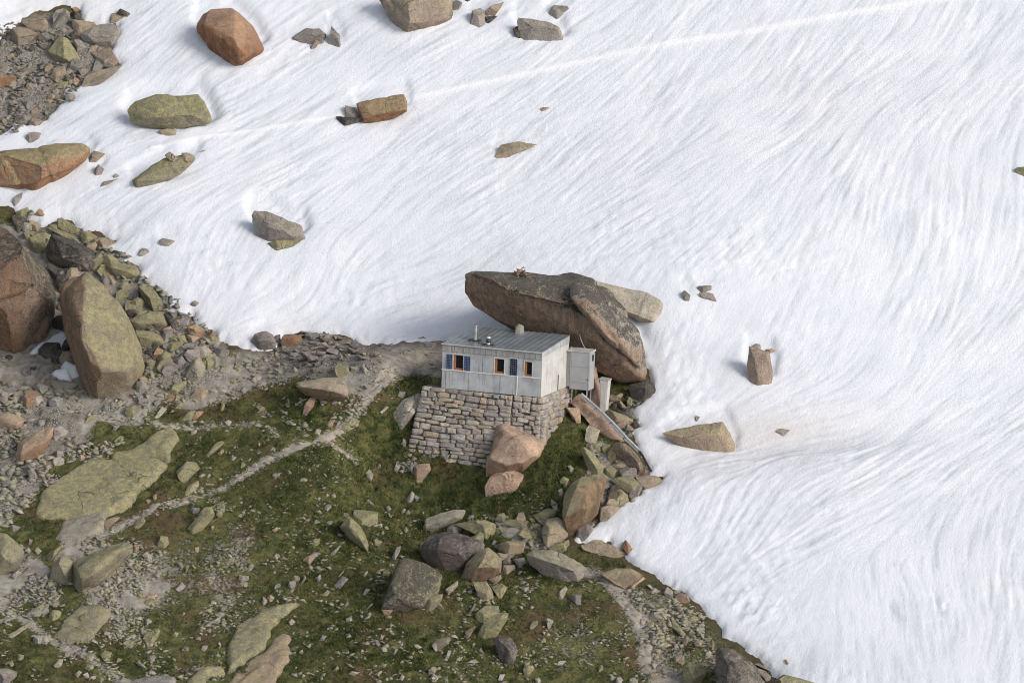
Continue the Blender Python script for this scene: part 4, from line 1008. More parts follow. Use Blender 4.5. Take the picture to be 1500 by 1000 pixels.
def block_mesh(name, uv, T, seed, px, mat=None):
    """angular block: uv = outline (metres, across / up), T = thickness; flat top, front and flank faces meeting in edges"""
    g = np.random.default_rng(seed); h2 = hull2(uv); cx_, cy_ = h2.mean(0); w_, h_ = np.ptp(h2, axis=0)
    to = lambda a, b_, c_: a * RT + b_ * UP - c_ * F
    bm = bmesh.new(); bmesh.ops.create_cube(bm, size=1.0)
    Rr = 2.2 * max(w_, h_, T)
    M = np.stack([RT, UP, -F], 1)
    for v in bm.verts: v.co = Vector(M @ (np.array(v.co[:]) * Rr) + to(cx_, cy_, 0))
    n_ = len(h2)
    for k in range(n_):
        p, q = h2[k], h2[(k + 1) % n_]; e = q - p; nn = np.array([e[1], -e[0]]) / (np.linalg.norm(e) + 1e-9)
        chip(bm, to(p[0], p[1], 0), to(nn[0], nn[1], 0.0))
        if g.random() < .75 and nn[1] > -.6:
            t = g.uniform(.15, .7); no = to(nn[0], nn[1], t); chip(bm, to(p[0], p[1], g.uniform(-.25, .25) * T), no / np.linalg.norm(no))
    chip(bm, to(0, 0, -0.8 * T), -to(0, 0, 1))
    s = min(0.95, 0.95 * T / (0.42 * h_ + 1e-6)) * g.uniform(.75, 1.1); rx = g.normal(0, .28)
    ry = cy_ + h_ * g.uniform(-.12, .28)
    no = to(rx, s, 1.0); chip(bm, to(cx_, ry, 0.52 * T), no / np.linalg.norm(no))
    sd = g.choice([-1, 1]); no = to(sd * g.uniform(.15, .5), g.uniform(-.4, .05), 1.0); chip(bm, to(cx_, ry, 0.52 * T), no / np.linalg.norm(no))
    if g.random() < .7: no = to(-sd * g.uniform(.5, 1.1), g.uniform(-.2, .2), 1.0); chip(bm, to(cx_ - sd * w_ * g.uniform(.05, .25), ry, 0.45 * T), no / np.linalg.norm(no))
    return finish_rock(name, bm, seed, px, 1.0, 0.022, mat)

def set_rock(o, tone, tint=1.0, lich=None, dark=None, oran=None, seed=0, stain=(0.0, 0.0, -1.0)):
    o['stain'] = [float(q) for q in stain]
    c, l, d, r = TONES[tone]; g = np.random.default_rng(seed + 77); k = tint * g.uniform(0.92, 1.08)
    o.color = (c[0] * k * g.uniform(.97, 1.03), c[1] * k, c[2] * k * g.uniform(.96, 1.04), 1)
    o['lichen'] = float(l if lich is None else lich); o['dark'] = float(d if dark is None else dark); o['orange'] = float(r if oran is None else oran)

def bed_rock(o, seed):                                 # outcrop: bedrock standing a little proud of the turf, stepped along its joints
    x0, y0, x1, y1 = o['bb']; hgt = o['bed']; g = np.random.default_rng(seed)
    M = (PX > x0 - 15) & (PX < x1 + 15) & (PY > y0 - 15) & (PY < y1 + 15); jj, ii = M.nonzero(); J, I = slice(jj.min(), jj.max() + 1), slice(ii.min(), ii.max() + 1)
    gx, gy = GX[J, I], GY[J, I]; px, py = PX[J, I], PY[J, I]
    d = (poly_sdf(px, py, o['poly']) + 3.0 * noise2(gx, gy, 0.7, 91, 3) + 1.2 * noise2(gx, gy, .25, 92, 2)) / 25.0
    z = ZB[J, I] * 0.7 + ZG[J, I] * 0.3 + hgt * (1 - np.exp(-np.maximum(d, 0) / 0.10)) + 0.13 * noise2(gx, gy, 3.0, 93, 2) + 0.035 * noise2(gx, gy, 0.6, 94, 3)
    for k in range(4):
        a_ = g.uniform(0.2, 1.3); q = (gx - gx.mean()) * math.cos(a_) + (gy - gy.mean()) * math.sin(a_) * g.choice([-1, 1]) + 0.5 * noise2(gx, gy, 1.5, 95 + k, 3) - g.uniform(-.6, .6) * np.ptp(gx) * .4
        z = z + 0.045 * np.tanh(q / 0.10) - 0.07 * np.exp(-(q / 0.10) ** 2) * (noise2(gx, gy, 1.6, 99 + k, 2) > 0.1)
    z = np.where(d < 0, z + 2.2 * d, z); keep = cellmax(d) > -0.22
    ny, nx = z.shape; q = keep.ravel().nonzero()[0]; j_, i_ = np.divmod(q, nx - 1); a = j_ * nx + i_; fc = np.stack([a, a + 1, a + nx + 1, a + nx], 1)
    used = np.unique(fc); idx = -np.ones(ny * nx, np.int64); idx[used] = np.arange(len(used)); base = hit((x0 + x1) / 2, (y0 + y1) / 2)
    v = np.stack([gx.ravel()[used], gy.ravel()[used], z.ravel()[used]], 1) - base; nb = len(v)
    me = mesh_np('boulder', v, idx[fc], ROCK); ob = bpy.data.objects.new('boulder', me); ob.location = base; link(ob)
    sm = ob.modifiers.new('thickness', 'SOLIDIFY'); sm.thickness = 0.5; sm.offset = -1
    set_rock(ob, o['tone'], o.get('tint', 1.0), o.get('lich'), o.get('dark'), o.get('oran'), seed); o['obj'] = ob; BUILT.append(o); return ob
def build_rock(o, seed):
    if 'bed' in o: return bed_rock(o, seed)
    poly = np.array(o['poly']); x0, y0, x1, y1 = o['bb']; wpx, hpx = x1 - x0, y1 - y0; big = max(wpx, hpx)
    lie = o.get('lie', 0.0); T = o.get('d', 0.75) * min(wpx, hpx) / 25.0
    low = poly[poly[:, 1] > y1 - 0.25 * hpx - 0.5]; apx = low[:, 0].mean(); apy = low[:, 1].mean() * 0.4 + y1 * 0.6
    if 'up' in o:
        d = ray(apx, apy - 1); base = None
        for r in BUILT:
            if r['bb'][0] - 2 < apx < r['bb'][2] + 2 and r['bb'][1] - 2 < apy < r['bb'][3] + 2:
                ok, loc, _, _ = r['obj'].ray_cast(Vector(CAM) - r['obj'].location, Vector(d).normalized())
                if ok: base = np.array(loc + r['obj'].location)
        if base is None: base = hit(apx, apy)
    elif 'y' in o: base = P(apx, apy, o['y'])
    else: base = hit(apx, apy + o.get('perch', 0))
    dep0 = float((base - CAM) @ F); back = 0.20 * T * (1 - lie)
    def depth(px, py):
        if lie <= 0: return dep0 + back
        g = hit(px, min(py, y1 + 2)); return (dep0 + back) * (1 - lie) + float((g - CAM) @ F) * lie
    ext = 25 * (0.22 * T + 0.06) * (1 - lie) * ('perch' not in o); pts = []
    for px, py in poly:
        rel = (y1 - py) / max(hpx, 1); qy = py + ext * max(0, 1 - rel / 0.4)
        dd = depth(px, py) - 0.22 * T * lie; pts.append(CAM + ray(px, qy) * dd)
    cxp, cyp = poly.mean(0); dc = depth(cxp, cyp)
    for px, py in poly:
        sx, sy = cxp + (px - cxp) * 0.62, cyp + (py - cyp) * 0.62
        pts.append(CAM + ray(sx, sy + ext * 0.4) * (depth(sx, sy) + T * 0.75))
    if o['ridge'] or lie > 0:
        for px, py, cf in o['ridge']: pts.append(CAM + ray(px, py) * (depth(px, py) - cf * T))
        if not o['ridge']:
            g = np.random.default_rng(seed)
            for _ in range(3):
                a = g.integers(0, len(poly)); t = g.uniform(0.3, 0.7); px, py = poly[a] * t + np.array([cxp, cyp]) * (1 - t)
                pts.append(CAM + ray(px, py) * (depth(px, py) - g.uniform(0.25, 0.5) * T * (1 - 0.3 * lie)))
    name = 'boulder' if big > 27 else 'rock' if big > 13.5 else 'stone'
    if o['ridge'] or lie > 0: me = rock_mesh(name, np.array(pts) - base, seed, big, cuts=0 if 'nocut' in o else 3 if big < 120 else 4, bevel=.02 if big < 100 else .012)
    else:
        q3 = np.array(pts[:len(poly)]) - base; cc = q3.mean(0)
        me = block_mesh(name, np.stack([q3 @ RT, q3 @ UP], 1), T, seed, big)
        cen = float(cc @ -F); me.transform(Matrix.Translation(Vector(-F * cen)))
    ob = bpy.data.objects.new(name, me); ob.location = base; link(ob)
    set_rock(ob, o['tone'], o.get('tint', 1.0), o.get('lich'), o.get('dark'), o.get('oran'), seed, (o.get('sx', 0.0), -0.2 if 'sx' in o else 0.0, o.get('sz', -1.0)))
    o['obj'] = ob; BUILT.append(o); return ob

SHORT = {'yellow-topped pyramid':'yellow-topped pyramid boulder','tan wedge of rock':'tan wedge rock','rounded tan boulder alone':'rounded tan boulder','broad tan slab below':'broad tan slab','largest pale flat-topped':'pale flat-topped boulder',
 'orange-sided block cut':'orange-sided block','grey round rock at the lowest':'round rock at the gravel corner','mushroom boulder':'perched mushroom boulder','large orange wedge':'orange wedge boulder','long lichened slab boulder':'lichened slab boulder on snow',
 'green square block':'green square block','green knuckle':'green knuckle-shaped rock','huge rust':'huge rust-streaked boulder','tall leaning lichened':'tall leaning boulder','black-crusted':'black-crusted boulder','smooth mossy loaf':'loaf-shaped mossy boulder',
 'rounded yellow finger':'yellow finger boulder','wide lichened block':'wide lichened block','fish-shaped':'fish-shaped boulder','pale upright boulder at':'pale upright boulder','dark round boulder standing':'dark round boulder at the snow edge',
 'egg-shaped pale':'egg-shaped pale boulder','large mottled flat':'mottled flat stone on gravel','pale lilac wedge':'pale lilac wedge','long pinkish boulder':'propped pinkish boulder','round stone with bright':'bright yellow stone','smooth pale boulder':'pale boulder by the wall',
 'flat green-grey slab where':'slab at the path junction','pink wedge stone under':'pink wedge under the wall','big square boulder':'big square boulder at the top edge','flat-faced grey':'flat-faced grey boulder','tall orange boulder':'tall orange boulder','brick-shaped orange':'brick-shaped orange block',
 'low grey boulder on snow':'low grey boulder beside the shard','grey boulder sunk':'sunken grey boulder','upright slab boulder topped':'pebble-topped slab boulder','largest tan boulder on':'shoe-shaped boulder','round dark boulder in':'round dark boulder in the gap','long pink bedrock':'pink bedrock slab under the pipe',
 'brown boulder at the lower':'brown boulder by the pipe','tall lichened boulder with':'orange-sided lichened boulder','long pale lichened slab':'long pale lichened slab','broad dark purple':'dark purple-grey boulder','steep dark pyramid':'dark speckled pyramid boulder','upper bright green':'upper bright green block',
 'dark reddish upright':'dark reddish boulder','oblong grey stone alone':'oblong grey stone','long green slab lying':'long green slab','pinkish brick-like':'pinkish brick-like stone','upper half of the cracked':'cracked bedrock slab','green angular boulder':'green angular boulder','large dark crusted':'dark crusted boulder by the snow',
 'pale stone of the row':'row of stones at the snow edge','oblong greenish stone':'oblong greenish stone','tan boulder on the rubble':'tan boulder at the left edge','orange-pink boulder':'orange-pink boulder','broad middle section':'great yellow-green slab','lichened rock with grey':'grey-topped lichened rock','thin green blade':'thin green blade of rock',
 'oval flat stone':'oval flat stone','large tan lichened':'tan lichened boulder at the left edge','golden speckled':'golden speckled boulder','yellow rock just below':'yellow rock below the path','rounded yellow stone alone':'rounded yellow stone','oblong yellow-green':'oblong yellow-green block','pale stone with a dark':'pale stone by the burrow',
 'broad two-ridged':'two-ridged slab','yellow-green block at the end':'block at the pebble streak','flat grey-brown slab':'flat grey-brown slab','reddish stone beside':'reddish stone','square yellowish rock':'square yellowish rock','small white stone on the dirt':'white stone on the dirt ledge','pale pinkish stone on grass':'pale pinkish stone',
 'grey boulder in the bottom':'bottom left corner boulder','yellow slab at the bottom':'yellow slab at the bottom edge','grey rock set in a grassy':'rock in the grassy hump','tan boulder between the pale':'tan boulder by the pale cupboard'}
TW = dict(g='grey', t='tan', l='greenish', o='rusty', p='pinkish', d='dark', w='pale', b='blue-grey')
ANCH = [(SHORT[k], o) for o in ROCKS for k in SHORT if o['label'].startswith(k)]
FILL = [([(95,345),(175,360),(200,400),(150,400),(100,385)],16,(16,34),'lltgd'), ([(165,400),(210,420),(250,470),(330,495),(300,540),(230,540),(215,500),(185,450)],34,(14,32),'llgtgd'),
 ([(80,400),(112,385),(108,430),(98,530),(55,525),(88,470)],26,(18,40),'dgdt'), ([(85,360),(150,370),(130,400),(95,400)],10,(16,30),'dgl'), ([(0,520),(50,525),(110,550),(60,570),(0,560)],14,(10,24),'dgt'), ([(5,30),(110,15),(170,60),(165,100),(100,100),(20,90)],26,(12,28),'tggd'), ([(-5,90),(120,100),(90,150),(30,170),(-5,180)],22,(9,18),'tg'),  # first set: filler rocks toned dark to stand in for the shaded gap
 ([(0,560),(80,580),(110,640),(40,740),(0,740)],26,(10,24),'wgbp'), ([(890,580),(925,600),(925,640),(895,625)],9,(12,22),'tdg'), ([(860,690),(900,700),(900,750),(860,770)],12,(12,22),'tlgd'), ([(720,770),(820,775),(830,800),(760,810),(720,800)],14,(10,22),'ltw'), ([(10,315),(95,335),(70,365),(40,345)],10,(14,28),'lldg'),
 ([(20,860),(320,850),(330,1000),(20,1000)],34,(9,20),'lwgl'), ([(240,650),(480,680),(560,800),(420,900),(260,840),(230,760)],30,(8,18),'lwgt'), ([(420,760),(620,760),(900,880),(940,1000),(440,1000)],34,(8,19),'lwgl'), ([(920,860),(1000,880),(1060,940),(1040,1000),(960,980)],18,(10,20),'lwt'), ([(200,560),(420,540),(400,620),(260,640)],12,(10,18),'lwg'),
 ([(850,640),(900,650),(955,700),(890,760),(835,790),(860,700)],26,(16,36),'tlgtd'), ([(640,750),(830,760),(840,800),(760,830),(690,810)],16,(16,32),'tlgl')]
NTR = len(ROCKS); gf = np.random.default_rng(44); base_bb = [o['bb'] for o in ROCKS if max(o['bb'][2]-o['bb'][0], o['bb'][3]-o['bb'][1]) > 20]
for poly, cnt, (s0, s1), tn in FILL:
    q = np.array(poly); k = 0
    for _ in range(cnt * 30):
        if k >= cnt: break
        px, py = gf.uniform(q[:, 0].min(), q[:, 0].max()), gf.uniform(q[:, 1].min(), q[:, 1].max())
        if poly_sdf(np.array([px]), np.array([py]), poly)[0] < 0: continue
        s_ = s0 + (s1 - s0) * gf.random() ** 1.8; nv_ = int(gf.integers(5, 8)); a0 = gf.uniform(0, 6.28); rot = gf.normal(-0.3, .4); pl = []
        for i in range(nv_):
            a = a0 + 6.283 * (i + gf.uniform(-.25, .25)) / nv_; x, y = .5 * s_ * math.cos(a), .33 * s_ * math.sin(a) * gf.uniform(.85, 1.1)
            pl.append((px + x * math.cos(rot) - y * math.sin(rot), py + x * math.sin(rot) + y * math.cos(rot)))
        pq = np.array(pl); ROCKS.append(dict(tone=tn[gf.integers(0, len(tn))], label='', poly=pl, ridge=[], bb=(pq[:, 0].min(), pq[:, 1].min(), pq[:, 0].max(), pq[:, 1].max()))); k += 1
_sz = lambda o: max(o['bb'][2] - o['bb'][0], o['bb'][3] - o['bb'][1])
_fill = sorted([o for o in ROCKS[NTR:] if _sz(o) <= 13.5], key=_sz); _ns = sum(_sz(o) <= 13.5 for o in ROCKS)
_drop = {id(o) for o in _fill[:max(0, _ns - 285)]}
_fr = sorted([o for o in ROCKS[NTR:] if 13.5 < _sz(o) <= 27], key=_sz); _nr = sum(13.5 < _sz(o) <= 27 for o in ROCKS)
_drop |= {id(o) for o in _fr[:max(0, _nr - 290)]}
ROCKS = [o for o in ROCKS if id(o) not in _drop]
_auto = {}
for o in ROCKS:
    if o['label']: continue
    b = o['bb']; cxp, cyp = (b[0] + b[2]) / 2, (b[1] + b[3]) / 2; best = None
    for nm, a in ANCH:
        c = a['bb']; dx = max(c[0] - cxp, 0, cxp - c[2]); dy = max(c[1] - cyp, 0, cyp - c[3]); d = math.hypot(dx, dy)
        if best is None or d < best[0]: best = (d, nm, c)
    d, nm, c = best; mx, my = (c[0] + c[2]) / 2, (c[1] + c[3]) / 2
    ex, ey = (cxp - mx) / max(c[2] - c[0], 8), (cyp - my) / max(c[3] - c[1], 8)
    v = 'above' if ey < 0 else 'below'; h = 'left' if ex < 0 else 'right'
    rel = (v + ' the') if abs(ex) < 0.35 * abs(ey) else (h + ' of the') if abs(ey) < 0.35 * abs(ex) else (v + ' and ' + h + ' of the')
    big = max(b[2] - b[0], b[3] - b[1]); sz = 'small' if big < 12 else 'middling' if big < 22 else 'sizeable'
    flat = 'flat ' if (b[2] - b[0]) > 2.0 * (b[3] - b[1]) else ''
    _auto.setdefault((f'{sz} {flat}{TW[o["tone"]]}', rel, nm), []).append((d, o))
ORD = ['nearest', 'second', 'third', 'fourth', 'fifth', 'sixth', 'seventh', 'eighth', 'ninth', 'tenth', 'eleventh', 'twelfth', 'thirteenth', 'fourteenth', 'fifteenth']
for (a, rel, nm), lst in _auto.items():
    lst.sort(key=lambda t: t[0])
    for k, (d, o) in enumerate(lst):
        o['label'] = f'{a} stone {rel} {nm}' if len(lst) == 1 else f'{ORD[k]} {a} stone {rel} {nm}'
BUILT = []
for k, o in enumerate(ROCKS):
    ob = build_rock(o, 100 + k)
    cxp = (o['bb'][0] + o['bb'][2]) / 2; kd = ob.name.split('.')[0]
    grp = dict(boulder='boulders scattered over the slope', rock='rocks scattered over the slope', stone='loose stones lying about the slope')[kd]
    tag(ob, o['label'], kd, grp)

# ------------------------------------------------------------------ the great overhanging boulder behind the hut
GB = [(677,402,6.2),(676,428,6.6),(690,452,7.2),(720,468,7.6),(760,481,7.4),(800,492,6.8),(845,520,6.0),(880,546,5.6),(910,560,5.6),(944,558,5.6),(947,545,5.4),
      (718,402,5.6),(729,422,5.2),(760,436,4.9),(800,444,4.7),(832,452,4.4),(700,398,7.2),(690,399,6.2),(735,404,7.4),(770,406,8.4),(830,404,9.6),(868,415,9.2),(890,428,8.0),(908,448,7.2),(920,468,7.0),(936,484,6.6),(944,515,5.8),
      (840,425,5.2),(866,472,4.2),(886,505,4.0),(915,524,4.4),(932,548,4.8),(710,430,11),(770,430,14),(860,440,14.5),(925,500,12),(900,570,10)]
BROW = [(684,399,5.9),(700,396,5.8),(716,399,4.9),(727,417,4.3),(760,431,3.9),(800,438,3.7),(834,446,3.3),(862,424,4.8),(900,444,6.4),(868,410,8.8),(830,399,9.4),(770,403,8.2),(735,401,7.2),(694,408,5.9),(720,424,5.6),(762,440,5.3),(834,455,4.9),(880,450,6.0),(770,430,12),(860,435,12)]
LOBE = [(838,416,4.2),(852,412,4.8),(868,420,4.6),(890,440,4.4),(912,470,4.6),(936,486,5.4),(944,512,5.0),(938,540,4.6),(915,515,3.7),(888,494,3.1),(866,466,2.7),(846,446,2.9),(836,434,3.4),(856,440,2.8),(880,470,2.9),(905,492,3.5),(860,430,7),(925,500,7.5),(890,470,7.5),(905,520,6)]
gbase = P(910, 562, 6.0); bmj = bmesh.new()
for pts_, sd_, bv in ((GB, 4242, .012), (BROW, 4250, .02), (LOBE, 4261, .016)):
    m_ = rock_mesh('boulder', np.array([P(*p) for p in pts_]) - gbase, sd_, 260, rough=0.9, cuts=0, bevel=bv); bmj.from_mesh(m_); bpy.data.meshes.remove(m_)
me = bpy.data.meshes.new('boulder'); bmj.to_mesh(me); bmj.free(); me.materials.append(ROCK)
gbo = bpy.data.objects.new('boulder', me); gbo.location = gbase; link(gbo)
set_rock(gbo, 'd', 2.75, 0.45, 0.62, 0.95, 3, (-.25, -.15, -1.3))
tag(gbo, 'huge brown overhanging boulder leaning over the back of the hut', 'boulder', 'boulders scattered over the slope')

# ------------------------------------------------------------------ hut frame: s along the front (left to right), d inwards, z up
HA = np.array([0.0, 0, 0]); Fv = np.array([5.86, -1.74, 0]); Gv = np.array([1.58, 3.44, 0]); HB = HA - Fv
LS, LD = float(np.linalg.norm(Fv)), float(np.linalg.norm(Gv)); fh, gh = Fv / LS, Gv / LD
nf = np.array([-gh[0], -gh[1], 0])
def H(s, d, z): return HB + fh * s + gh * d + np.array([0, 0, z])
MET = mat_metal('galvanised_sheet', (0.36, 0.38, 0.40), (0.54, 0.55, 0.56), streak=0.95); MET_L = mat_metal('weathered_light_sheet', (0.42, 0.415, 0.40), (0.54, 0.53, 0.51), 0.1, 0.6, 0.4)
MET_S = mat_metal('streaked_fascia_sheet', (0.27, 0.27, 0.27), (0.40, 0.385, 0.37), 0.2, 0.6, 0.9, 9.0); ROOFM = mat_metal('standing_seam_roof', (0.21, 0.24, 0.265), (0.30, 0.33, 0.355), 0.5, 0.38, 0.4, 4.0)
WOODO = mat_plain('orange_brown_timber', (0.31, 0.13, 0.045), 0.55); GLASS = mat_plain('dark_glass', (0.012, 0.016, 0.022), 0.08, 0.0, 0.6); WHITE = mat_plain('white_metal_trim', (0.72, 0.73, 0.74), 0.5)
BLUE = mat_plain('blue_solar_cell', (0.024, 0.045, 0.115), 0.25, 0.0, 0.5, 0.3); NAVY = mat_plain('dark_solar_cell', (0.010, 0.013, 0.03), 0.2, 0.0, 0.5, 0.3); GRIDM = mat_plain('pale_cell_grid', (0.20, 0.24, 0.32), 0.5)
BOXM = mat_metal('grey_painted_sheet', (0.32, 0.33, 0.345), (0.37, 0.38, 0.39), 0.15, 0.5, 0.08); DARKM = mat_plain('dark_metal', (0.05, 0.055, 0.06), 0.5, 0.4); STEEL = mat_plain('bright_steel', (0.5, 0.51, 0.52), 0.35, 0.7, 0.5)
MORTAR = mat_plain('dark_joint', (0.13, 0.112, 0.092), 0.95); RED = mat_plain('red_paint', (0.45, 0.07, 0.04), 0.5)
WINTERIOR = mat_plain('window_inside', (0.03, 0.06, 0.10), 0.6)

class MB:
    def __init__(s, origin): s.v, s.f, s.o = [], [], np.asarray(origin, float)
    def box(s, fn, a, b):
        k = len(s.v); (s0, d0, z0), (s1, d1, z1) = a, b
        s.v += [fn(x, y, z) - s.o for x, y, z in [(s0,d0,z0),(s1,d0,z0),(s1,d1,z0),(s0,d1,z0),(s0,d0,z1),(s1,d0,z1),(s1,d1,z1),(s0,d1,z1)]]
        s.f += [tuple(k + i for i in q) for q in [(3,2,1,0),(4,5,6,7),(0,1,5,4),(1,2,6,5),(2,3,7,6),(3,0,4,7)]]; return s
    def hexa(s, p8):
        k = len(s.v); s.v += [np.asarray(p) - s.o for p in p8]
        s.f += [tuple(k + i for i in q) for q in [(3,2,1,0),(4,5,6,7),(0,1,5,4),(1,2,6,5),(2,3,7,6),(3,0,4,7)]]; return s
    def tube(s, pts, r, n=10, cap=True):
        pts = [np.asarray(p, float) for p in pts]; k0 = len(s.v); rs = r if isinstance(r, (list, tuple)) else [r] * len(pts)
        for i, p in enumerate(pts):
            t = pts[min(i + 1, len(pts) - 1)] - pts[max(i - 1, 0)]; t = t / np.linalg.norm(t)
            a = np.cross(t, [0.31, 0.95, 0.05] if abs(t[2]) > 0.9 else [0, 0, 1]); a /= np.linalg.norm(a); b_ = np.cross(t, a)
            for j in range(n):
                q = 2 * math.pi * j / n; s.v.append(p + rs[i] * (math.cos(q) * a + math.sin(q) * b_) - s.o)
        for i in range(len(pts) - 1):
            for j in range(n):
                a = k0 + i * n + j; b = k0 + i * n + (j + 1) % n; s.f.append((a, b, b + n, a + n))
        if cap:
            s.f.append(tuple(k0 + j for j in range(n))[::-1]); s.f.append(tuple(k0 + (len(pts) - 1) * n + j for j in range(n)))
        return s
    def build(s, name, mat, parent=None, bevel=0.0):
        me = bpy.data.meshes.new(name); me.from_pydata([tuple(v) for v in s.v], [], s.f); me.materials.append(mat)
        b = bmesh.new(); b.from_mesh(me); bmesh.ops.recalc_face_normals(b, faces=b.faces)
        if bevel > 0: bmesh.ops.bevel(b, geom=b.edges[:], offset=bevel, segments=1, affect='EDGES', clamp_overlap=True)
        b.to_mesh(me); b.free(); o = bpy.data.objects.new(name, me); link(o, parent)
        if parent is None: o.location = s.o
        return o
def empty(name, loc, label, cat, group=None):
    o = bpy.data.objects.new(name, None); o.empty_display_size = 0.3; o.location = loc; link(o); return tag(o, label, cat, group)

HO = H(0, 0, 0)
hut = empty('mountain_hut', HO, 'small grey sheet-metal mountain hut with orange windows on a stone plinth', 'hut')
WIN = [(0.70, 1.30, 1.17, 2.08), (3.24, 3.82, 1.20, 2.08), (5.07, 5.53, 1.19, 2.06)]
ztop = lambda d: 2.70 + 0.40 * d / LD
# shell with real openings
m = MB(HO); sc_ = sorted({0.0, LS} | {w[i] for w in WIN for i in (0, 1)}); zc = [0.0, 1.17, 1.19, 1.20, 2.06, 2.08, 2.68]
for a, b in zip(sc_[:-1], sc_[1:]):
    for z0, z1 in zip(zc[:-1], zc[1:]):
        if any(w[0] - 1e-6 <= a and b <= w[1] + 1e-6 and w[2] - 1e-6 <= z0 and z1 <= w[3] + 1e-6 for w in WIN): continue
        m.box(H, (a, 0.0, z0), (b, 0.16, z1))
m.build('front_wall', MET, hut)
def slope_box(mb, s0, s1, d0, d1, zlo, off):
    mb.hexa([H(s0, d0, zlo), H(s1, d0, zlo), H(s1, d1, zlo), H(s0, d1, zlo), H(s0, d0, ztop(d0) + off), H(s1, d0, ztop(d0) + off), H(s1, d1, ztop(d1) + off), H(s0, d1, ztop(d1) + off)])
m = MB(HO); slope_box(m, LS - 0.14, LS, 0.162, LD, 0.0, -0.03); m.build('side_wall', MET_L, hut)
m = MB(HO); slope_box(m, 0.0, 0.14, 0.162, 2.0, 0.0, -0.03); m.build('side_wall', MET, hut)
m = MB(HO); slope_box(m, 0.8, LS - 0.142, LD - 0.14, LD, 0.0, -0.03); m.build('rear_wall', MET, hut)
m = MB(HO); slope_box(m, 0.142, 0.8, 1.86, 2.0, 0.0, -0.03); m.build('rear_wall', MET, hut)
m = MB(HO); m.box(H, (0.15, 0.17, 0.0), (LS - 0.15, 3.6, 0.1)); m.build('floor', DARKM, hut)
# cladding sheets on the front
def panel(s0, s1, z0, z1, mat=MET, t=0.012):
    MB(HO).box(H, (s0 + 0.009, -t * rng.uniform(0.7, 1.3), z0 + 0.004), (s1 - 0.006, -0.0005, z1 - 0.004)).build('wall_panel', mat, hut)
xs = [0.0, 0.66, 1.5, 2.36, 3.2, 4.62, 5.45, LS]
for a, b in zip(xs[:-1], xs[1:]): panel(a, b, 0.02, 1.10)
up = [0.0, 0.70, 1.30, 1.95, 2.6, 3.24, 3.82, 4.40, 5.07, 5.53, LS]
for a, b in zip(up[:-1], up[1:]):
    w = [w for w in WIN if abs(w[0] - a) < 1e-3]
    if w: panel(a, b, w[0][3], 2.24)
    else: panel(a, b, 1.16, 2.24)
m = MB(HO); m.box(H, (-0.01, -0.035, 1.105), (LS + 0.012, -0.002, 1.155)); m.build('ledge_strip', WHITE, hut)
# streaked fascia of folded sheets
nF = 18
for k in range(nF):
    a, b = LS * k / nF, LS * (k + 1) / nF
    MB(HO).box(H, (a + 0.008, -0.05 - rng.uniform(0, .006), 2.25), (b - 0.008, -0.003, 2.665)).box(H, (b - 0.008, -0.075, 2.25), (b + 0.008, -0.003, 2.665)).build('fascia_sheet', MET_S, hut)
# roof sheets with standing seams
nR = 17
for k in range(nR):
    a, b = -0.03 + (LS + 0.06) * k / nR, -0.03 + (LS + 0.06) * (k + 1) / nR
    dd = 2.05 if b < 0.85 else LD + 0.06
    m = MB(HO)
    for (s0, s1, e) in ((a + 0.002, b - 0.03, 0.0), (b - 0.03, b - 0.002, 0.03)):
        z0, z1 = ztop(-0.12), ztop(dd)
        m.hexa([H(s0, -0.12, z0 - 0.03), H(s1, -0.12, z0 - 0.03), H(s1, dd, z1 - 0.03), H(s0, dd, z1 - 0.03), H(s0, -0.12, z0 + e), H(s1, -0.12, z0 + e), H(s1, dd, z1 + e), H(s0, dd, z1 + e)])
    m.build('roof_sheet', ROOFM, hut)
m = MB(HO); m.box(H, (-0.04, -0.14, ztop(0) - 0.055), (LS + 0.04, -0.122, ztop(0) + 0.01)); m.build('eaves_trim', MET_L, hut)
m = MB(HO)
m.hexa([H(LS + 0.003, -0.10, ztop(0) - 0.30), H(LS + 0.03, -0.10, ztop(0) - 0.30), H(LS + 0.03, LD, ztop(LD) - 0.46), H(LS + 0.003, LD, ztop(LD) - 0.46), H(LS + 0.003, -0.10, ztop(0) - 0.035), H(LS + 0.03, -0.10, ztop(0) - 0.035), H(LS + 0.03, LD, ztop(LD) - 0.035), H(LS + 0.003, LD, ztop(LD) - 0.035)])
m.build('gable_trim', MET, hut)
# side cladding boards
nc, nrw = 5, 4
for i in range(nc):
    for j in range(nrw):
        d0, d1 = LD * i / nc, LD * (i + 1) / nc; z0 = 0.03 + j * 0.6; z1 = z0 + 0.6
        zt0, zt1 = (min(z1, 2.42),) * 2 if j < nrw - 1 else (ztop(d0) - 0.31 - 0.04 * d0, ztop(d1) - 0.31 - 0.04 * d1)
        t = rng.uniform(0.008, 0.016); g = 0.006
        MB(HO).hexa([H(LS + 0.001, d0 + g, z0 + g), H(LS + t, d0 + g, z0 + g), H(LS + t, d1 - g, z0 + g), H(LS + 0.001, d1 - g, z0 + g), H(LS + 0.001, d0 + g, zt0 - g), H(LS + t, d0 + g, zt0 - g), H(LS + t, d1 - g, zt1 - g), H(LS + 0.001, d1 - g, zt1 - g)]).build('wall_panel', MET_L, hut)
m = MB(HO); m.box(H, (LS + 0.02, 2.32, 0.02), (LS + 0.05, 2.37, 0.95)); m.build('vent_slot', DARKM, hut)
m = MB(HO); m.box(H, (LS - 0.02, -0.02, 0.0), (LS + 0.022, 0.03, 2.6)); m.build('corner_trim', MET_L, hut)
